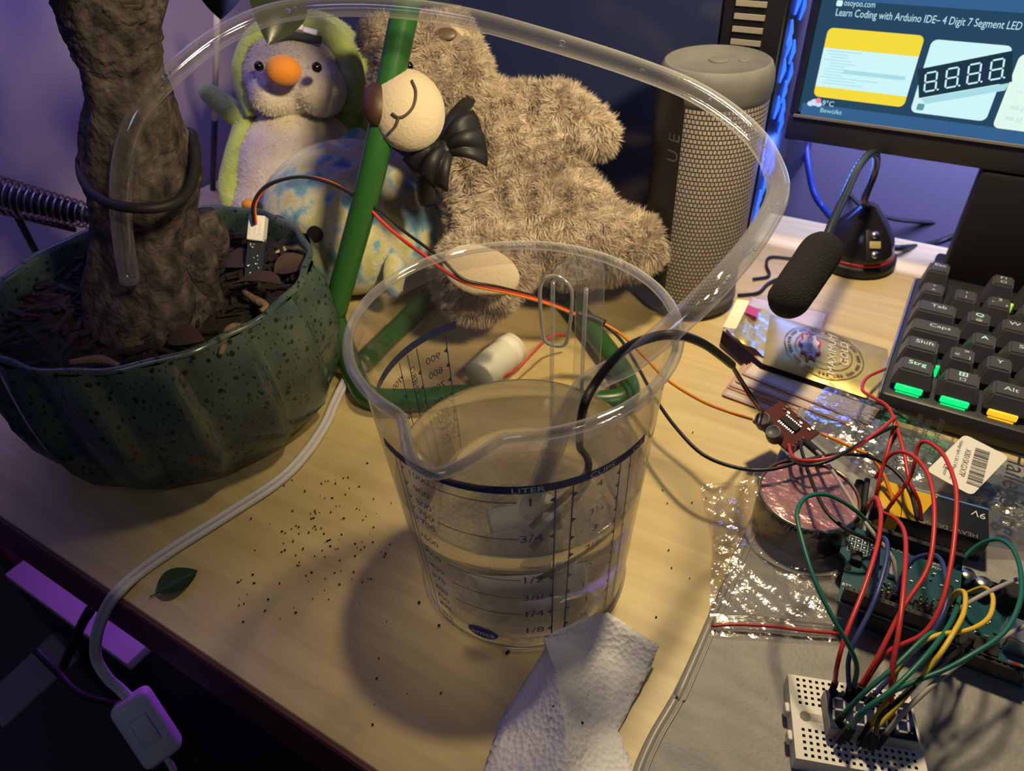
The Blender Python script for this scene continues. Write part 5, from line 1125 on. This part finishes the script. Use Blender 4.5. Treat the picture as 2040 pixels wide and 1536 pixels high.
box('face', (dx0 + .0003, dy0 + .0003, bz_ + .0078), (dx1 - .0003, dy1 - .0003, bz_ + .0081), mat('display_navy', (.008, .014, .06), .2), dis, M=BBM, smooth=False)
segm = mat('segment_grey', (.42, .42, .42), .5)
for k in range(4):
    A = Acc(); digit(A, BBM @ Matrix.Translation((dx0 + .0046 + k * .0081, .0010, bz_ + .00815)), .0042, .0098, .00085, .12); A.mk('digit', segm, dis)
# ------------------------------------------------------------------ jumper wires
green_w = mat('green_insulation', (.008, .12, .095), .4); blue_w = mat('blue_insulation', (.03, .05, .20), .4); yel_w = mat('yellow_insulation', (.65, .45, .04), .4); grey_w = mat('grey_insulation', (.32, .29, .30), .45)
red_w = mat('bright_red_insulation', (.48, .03, .035), .38)
def wire(lab, m, pts, z0, z1, h, r=.0010, plugs=(True, True), cat='wire', grp='jumper wires'):
    n = len(pts); P_ = []
    for i, (x, y) in enumerate(pts):
        t = i / (n - 1); P_.append(oz(x, y, z0 + (z1 - z0) * t + h * 4 * t * (1 - t)))
    t_ = thing('jumper_wire', lab, cat, tuple(P_[0]), grp)
    tube('insulation', P_, r, m, t_, 8, 7)
    for k, (e, nx) in enumerate(((0, 1), (-1, -2))):
        if plugs[k]:
            d = Vector(P_[e] - P_[nx]).normalized(); dd = (d + Vector((0, 0, -1.6))).normalized(); a = Vector(P_[e]) - dd * .001
            M = frame(a, dd); box('plug', (-.0013, -.0013, 0), (.0013, .0013, .0100), matte_black, t_, .0003, 1, M)
            box('pin', (-.0003, -.0003, .0100), (.0003, .0003, .0150), silver, t_, M=M, smooth=False)
    return t_
tz, az = .026, .030
wire('red jumper wire with black plug standing free at the breadboard left end', red_w, [(1663, 1362), (1668, 1325), (1685, 1265), (1722, 1170), (1748, 1085), (1755, 1025), (1746, 992), (1733, 1000), (1724, 1016)], .026, .022, .032)
wire('red jumper wire in the second highest loop over the battery', red_w, [(1713, 1369), (1751, 1305), (1797, 1214), (1846, 1137), (1860, 1066), (1860, 992), (1846, 940), (1818, 908), (1786, 901), (1762, 922), (1748, 975), (1742, 1012)], tz, .022, .040)
wire('red jumper wire bending at the clip then straight to display right end', red_w, [(1778, 1440), (1776, 1348), (1790, 1260), (1800, 1172), (1804, 1073), (1786, 1035), (1752, 1019)], tz, .022, .035)
wire('red jumper wire in the highest, rightmost loop beside the barcode sticker', red_w, [(1717, 1371), (1765, 1302), (1839, 1263), (1874, 1207), (1892, 1137), (1902, 1066), (1906, 992), (1899, 950), (1878, 904), (1846, 880), (1829, 890), (1822, 922), (1811, 954), (1779, 999), (1765, 1020)], tz, .022, .045)
wire('long red wire snaking from keyboard corner over the printed bag to battery', red_w, [(1764, 735), (1728, 752), (1718, 776), (1740, 792), (1770, 812), (1790, 862), (1802, 908), (1812, 958), (1830, 1000), (1836, 1038)], .020, .024, .020, plugs=(False, False))
wire('red lead in a pointed loop from the motor board over printed bag', red_w, [(1570, 884), (1580, 910), (1612, 918), (1680, 904), (1750, 860), (1782, 834), (1776, 868), (1762, 920), (1744, 952)], .026, .022, .022, plugs=(False, False))
wire('black lead in a pointed loop from the motor board over printed bag', blk_m, [(1579, 892), (1580, 914), (1602, 927), (1650, 918), (1720, 880), (1776, 852), (1788, 858), (1775, 884), (1760, 922)], .026, .022, .022, plugs=(False, False))
wire('short orange lead from the motor board over the printed bag', orange_m, [(1636, 864), (1670, 878), (1705, 895), (1735, 910), (1760, 945), (1780, 1000)], .030, .022, .010, plugs=(False, False))
wire('dark green jumper wire in a wide loop over the round tin', green_w, [(1700, 1372), (1707, 1330), (1692, 1288), (1656, 1225), (1621, 1151), (1597, 1073), (1588, 1022), (1605, 992), (1640, 985), (1675, 998), (1715, 1026), (1747, 1062)], tz, .034, .038)
wire('dark blue jumper wire with tight loop at the shield left side', blue_w, [(1692, 1374), (1690, 1320), (1703, 1278), (1732, 1220), (1750, 1175), (1765, 1120), (1768, 1085), (1760, 1071), (1751, 1085), (1746, 1135), (1738, 1190)], tz, az, .030)
wire('dark blue jumper wire arching over the shield middle', blue_w, [(1782, 1185), (1812, 1122), (1850, 1105), (1875, 1116), (1885, 1160), (1885, 1200), (1870, 1240), (1845, 1275), (1800, 1322), (1738, 1388)], az, tz, .028)
wire('black jumper wire from the motor board straight to the shield', blk_m, [(1592, 880), (1610, 940), (1640, 1010), (1680, 1050), (1730, 1075), (1762, 1090)], .030, .032, .012, plugs=(False, False))
wire('grey jumper wire with black sleeve from motor board to shield', grey_w, [(1620, 893), (1640, 912), (1680, 972), (1710, 1022), (1742, 1065), (1778, 1112), (1790, 1165)], .031, az, .012, plugs=(False, True))
tag(tube('heat_shrink', [oz(1605, 880, .031), oz(1620, 893, .032), oz(1638, 909, .034)], .0022, matte_black, None, 8, 4), 'short black heat-shrink sleeve below the motor board', 'sleeve')
wire('dark green jumper wire in a big loop right of the power jack', green_w, [(1895, 1140), (1940, 1092), (1980, 1075), (2010, 1085), (2030, 1122), (2035, 1180), (2020, 1230), (1990, 1270), (1930, 1308), (1880, 1335), (1800, 1367), (1740, 1402), (1690, 1452)], .020, tz, .030)
wire('yellow jumper wire with small loop at the shield edge', yel_w, [(1888, 1208), (1905, 1180), (1922, 1182), (1920, 1220), (1900, 1260), (1875, 1300), (1850, 1332), (1800, 1392), (1738, 1458)], az, tz, .026)
wire('yellow jumper wire with the wider loop right of the shield', yel_w, [(1926, 1182), (1960, 1171), (1978, 1190), (1970, 1230), (1930, 1255), (1870, 1265), (1830, 1285), (1790, 1330), (1770, 1390), (1733, 1445)], .022, tz, .026)
wire('green jumper wire lying over the two blue plugs to display left', green_w, [(1892, 1172), (1885, 1210), (1870, 1250), (1840, 1272), (1780, 1330), (1722, 1380), (1678, 1425)], az, tz, .022)
wire('light green jumper wire beside the small yellow loop', green_w, [(1912, 1190), (1902, 1222), (1880, 1262), (1840, 1312), (1780, 1372), (1715, 1420), (1697, 1452)], az, tz, .024)
wire('upper grey jumper wire entering from the right below the power jack', grey_w, [(2060, 1140), (1985, 1172), (1935, 1198), (1895, 1226)], .034, az, .008, plugs=(False, True))
wire('lower grey jumper wire crossing from the right to display right end', grey_w, [(2060, 1238), (1960, 1290), (1900, 1330), (1850, 1372), (1800, 1420), (1764, 1462)], .036, tz, .012, plugs=(False, True))
wire('black jumper wire plugged between the two yellow ones at the display', blk_m, [(1745, 1468), (1752, 1430), (1790, 1395), (1850, 1340), (1905, 1300), (1935, 1275)], tz, .018, .020)
# ------------------------------------------------------------------ white motor sleeve behind the jug
mo = thing('motor_sleeve', 'white plastic motor barrel lying behind the jug with red lead', 'motor', tuple(oz(990, 740, 0)))
ma, mb = oz(955, 752, .0125), oz(1022, 690, .0125)
lathe('barrel', [(.0001, 0), (.0112, 0), (.0122, .001), (.0122, np.linalg.norm(mb - ma) - .001), (.0112, np.linalg.norm(mb - ma)), (.0001, np.linalg.norm(mb - ma))], mat('motor_white', (.72, .72, .62), .4), mo, 40, M=frame(ma, mb - ma))
lathe('end_collar', [(.0124, 0), (.0126, .001), (.0126, .006), (.0124, .007)], mat('motor_pale', (.78, .78, .70), .4), mo, 40, M=frame(ma, mb - ma) @ Matrix.Translation((0, 0, .030)))
tube('red_lead', [mb * .25 + ma * .75 + np.array([.010, .0, -.004]), oz(1030, 735, .012), oz(1065, 700, .016), oz(1095, 672, .018), oz(1130, 668, .015)], .0010, red_m, mo, 7)
# ------------------------------------------------------------------ paper towel
towel_m = mat('tissue', (.80, .79, .80), .9); nt = towel_m.node_tree; b = nt.nodes['Principled BSDF']
tc = nt.nodes.new('ShaderNodeTexCoord'); vo = nt.nodes.new('ShaderNodeTexVoronoi'); vo.inputs['Scale'].default_value = 420; bp = nt.nodes.new('ShaderNodeBump'); bp.inputs['Strength'].default_value = .55; bp.inputs['Distance'].default_value = .0012
nt.links.new(tc.outputs['Object'], vo.inputs['Vector']); nt.links.new(vo.outputs['Distance'], bp.inputs['Height']); nt.links.new(bp.outputs[0], b.inputs['Normal'])
b.inputs['Subsurface Weight'].default_value = .0
tw = thing('paper_towel', 'crumpled white paper towel with dirt specks against the jug front', 'paper towel', tuple(oz(1140, 1420, 0)))
tv = {'a': (1083, 1268, .020), 'b': (1150, 1236, .022), 'c': (1212, 1219, .021), 'd': (1312, 1284, .012), 'e': (1296, 1330, .006), 'f': (1262, 1395, .003), 'g': (1232, 1455, .002), 'h': (1246, 1490, .003), 'i': (1275, 1560, .002),
      'j': (1190, 1560, .006), 'k': (1125, 1560, .016), 'l': (1045, 1560, .010), 'm': (955, 1560, .001), 'n': (1000, 1430, .001), 'o': (1050, 1350, .002), 'p': (1088, 1290, .012), 'q': (1105, 1330, .022), 'r': (1122, 1420, .022), 's': (1128, 1490, .020),
      't': (1180, 1300, .012), 'u': (1230, 1310, .008), 'v': (1160, 1390, .010), 'w': (1210, 1400, .005), 'x': (1180, 1480, .007), 'y': (1062, 1420, .012), 'z': (1055, 1500, .011), 'A': (1165, 1262, .016), 'B': (1200, 1450, .004)}
ks = list(tv); ix = {k: i for i, k in enumerate(ks)}
fcs = ['apq', 'aqt', 'atA', 'abA', 'bcA', 'cuA', 'Aut', 'cdu', 'deu', 'euw', 'efw', 'fgw', 'gBw', 'uwv', 'utv', 'tqv', 'qrv', 'rsv', 'svx', 'vwB', 'vBx', 'gBh', 'Bhx', 'hij', 'hjx', 'xjk', 'xks', 'skl', 'slz', 'zlm', 'zmn', 'nyz', 'nyo', 'yoq', 'oqp', 'yqr', 'yrs', 'yzs']
bm = bmesh.new(); bv = [bm.verts.new(tuple(oz(*tv[k]) if k else 0)) for k in ks]
for f in fcs:
    try: bm.faces.new([bv[ix[c]] for c in f])
    except ValueError: pass
bmesh.ops.recalc_face_normals(bm, faces=bm.faces[:])
bmesh.ops.subdivide_edges(bm, edges=bm.edges[:], cuts=3, use_grid_fill=True)
rr = random.Random(4)
for v in bm.verts:
    v.co += Vector((rr.uniform(-.0003, .0003), rr.uniform(-.0003, .0003), .0022 * (crumple(v.co.x, v.co.y, .8) - .5))); v.co.z = max(v.co.z, .0006)
me = bpy.data.meshes.new('sheet'); bm.to_mesh(me); bm.free(); ts = link('sheet', me, towel_m, tw, True); smooth_by_angle(ts, 28)
md = ts.modifiers.new('s', 'SOLIDIFY'); md.thickness = .0004; md.offset = -1
A = Acc(); speck = mat('dirt', (.02, .014, .01), .9)
for x, y, s in ((1102, 1407, 5), (1160, 1440, 7), (1145, 1430, 3), (1155, 1477, 5), (1105, 1340, 2), (1120, 1355, 2), (1082, 1365, 2), (1078, 1375, 3), (1172, 1385, 2), (1205, 1382, 2), (1156, 1324, 2), (1087, 1420, 4), (1250, 1385, 2), (1085, 1408, 2)):
    z = {1102: .0226, 1105: .0226}.get(x, .0115); A.add(*ellipsoid_vf(oz(x, y, z), (s * .00011, s * .00009, .0004), None, 8, 5))
sp_ = tag(A.mk('dirt_specks', speck), 'tiny dark dirt specks on the white paper towel', 'dirt', kind='stuff')
# ------------------------------------------------------------------ white cord with inline switch, crumbs, leaf
cord = thing('switch_cord', 'white two-core cord round the pot with inline switch hanging off desk', 'cord', tuple(oz(350, 1085, 0)))
cw = mat('cord_white', (.66, .64, .66), .45)
cp = [oz(700, 735, .003), oz(668, 800, .003), oz(648, 845, .003), oz(610, 902, .003), oz(555, 958, .003), oz(450, 1027, .003), oz(350, 1090, .003), oz(275, 1142, .003), oz(232, 1182, .0045)]
cp += [dep(206, 1225, .385), dep(192, 1270, .40), dep(192, 1312, .415), dep(214, 1350, .42), dep(238, 1372, .425), dep(262, 1396, .425)]
CQ = catmull(cp, 8); T = np.gradient(CQ, axis=0); Sd = np.cross(T, TO); Sd /= np.linalg.norm(Sd, axis=1)[:, None]
for s in (-1, 1): mk('core', *sweep(CQ + Sd * .00165 * s, .0018, 10), cw, cord)
swc = dep(293, 1448, .425); SWM = frame(swc, TO * .8 + RT * .35 + UP * .1, -UP * 1.0 + RT * .62)
swb = box('switch', (-.0215, -.0115, -.009), (.0215, .0115, .009), cw, cord, .0045, 4, SWM)
box('rocker', (-.010, -.0050, .009), (.008, .0050, .0105), cw, swb, .0012, 2, SWM)
tube('core', [dep(330, 1508, .425), dep(345, 1535, .43), dep(355, 1590, .44)], .0020, cw, cord)
A = Acc(); rr = random.Random(21)
for k in range(150):
    if k < 110: x, y = rr.gauss(650, 70), rr.gauss(1060, 60)
    else: x, y = rr.choice([(rr.uniform(700, 900), rr.uniform(1000, 1450)), (rr.uniform(450, 640), rr.uniform(1090, 1250)), (rr.uniform(1300, 1420), rr.uniform(700, 1400))])
    p = oz(x, y, .0006)
    if p[1] < .08 or math.hypot(p[0] - JX, p[1] - JY) < .057 or math.hypot(p[0] - PX, p[1] - PY) < .10: continue
    s = rr.uniform(.00015, .0006); A.box((-s, -s * .5, -.0004), (s, s * .5, .0004), rotz(p, rr.uniform(0, 360)))
for x, y in ((835, 1200), (875, 1246), (1010, 1301), (1013, 1298)): p = oz(x, y, .001); A.box((-.0007, -.0004, -.0005), (.0006, .0005, .0005), rotz(p, 30))
tag(A.mk('soil_crumbs', speck), 'scattered dark soil crumbs on the wood between pot and jug', 'dirt', kind='stuff')
V, Fc = leaf_mesh(.0215, .0085, -.12); M = rotz(oz(318, 1180, .0012), 30) ; M = Matrix.Translation(Vector(oz(314, 1181, .0016))) @ Matrix.Rotation(math.atan2(*(oz(373, 1150) - oz(314, 1181))[1::-1]), 4, 'Z')
fl = thing('small_leaf', 'small dark green leaf lying alone near the desk front edge', 'leaf', tuple(oz(340, 1165, 0)))
mk('blade', [M @ Vector(v) for v in V], Fc, mat('fresh_leaf', (.02, .055, .015), .4), fl); tube('stalk', [M @ Vector((-.004, 0, 0)), M @ Vector((.001, 0, 0)), M @ Vector((.018, 0, .0006))], .0004, mat('stalk', (.06, .10, .03), .5), fl, 6)
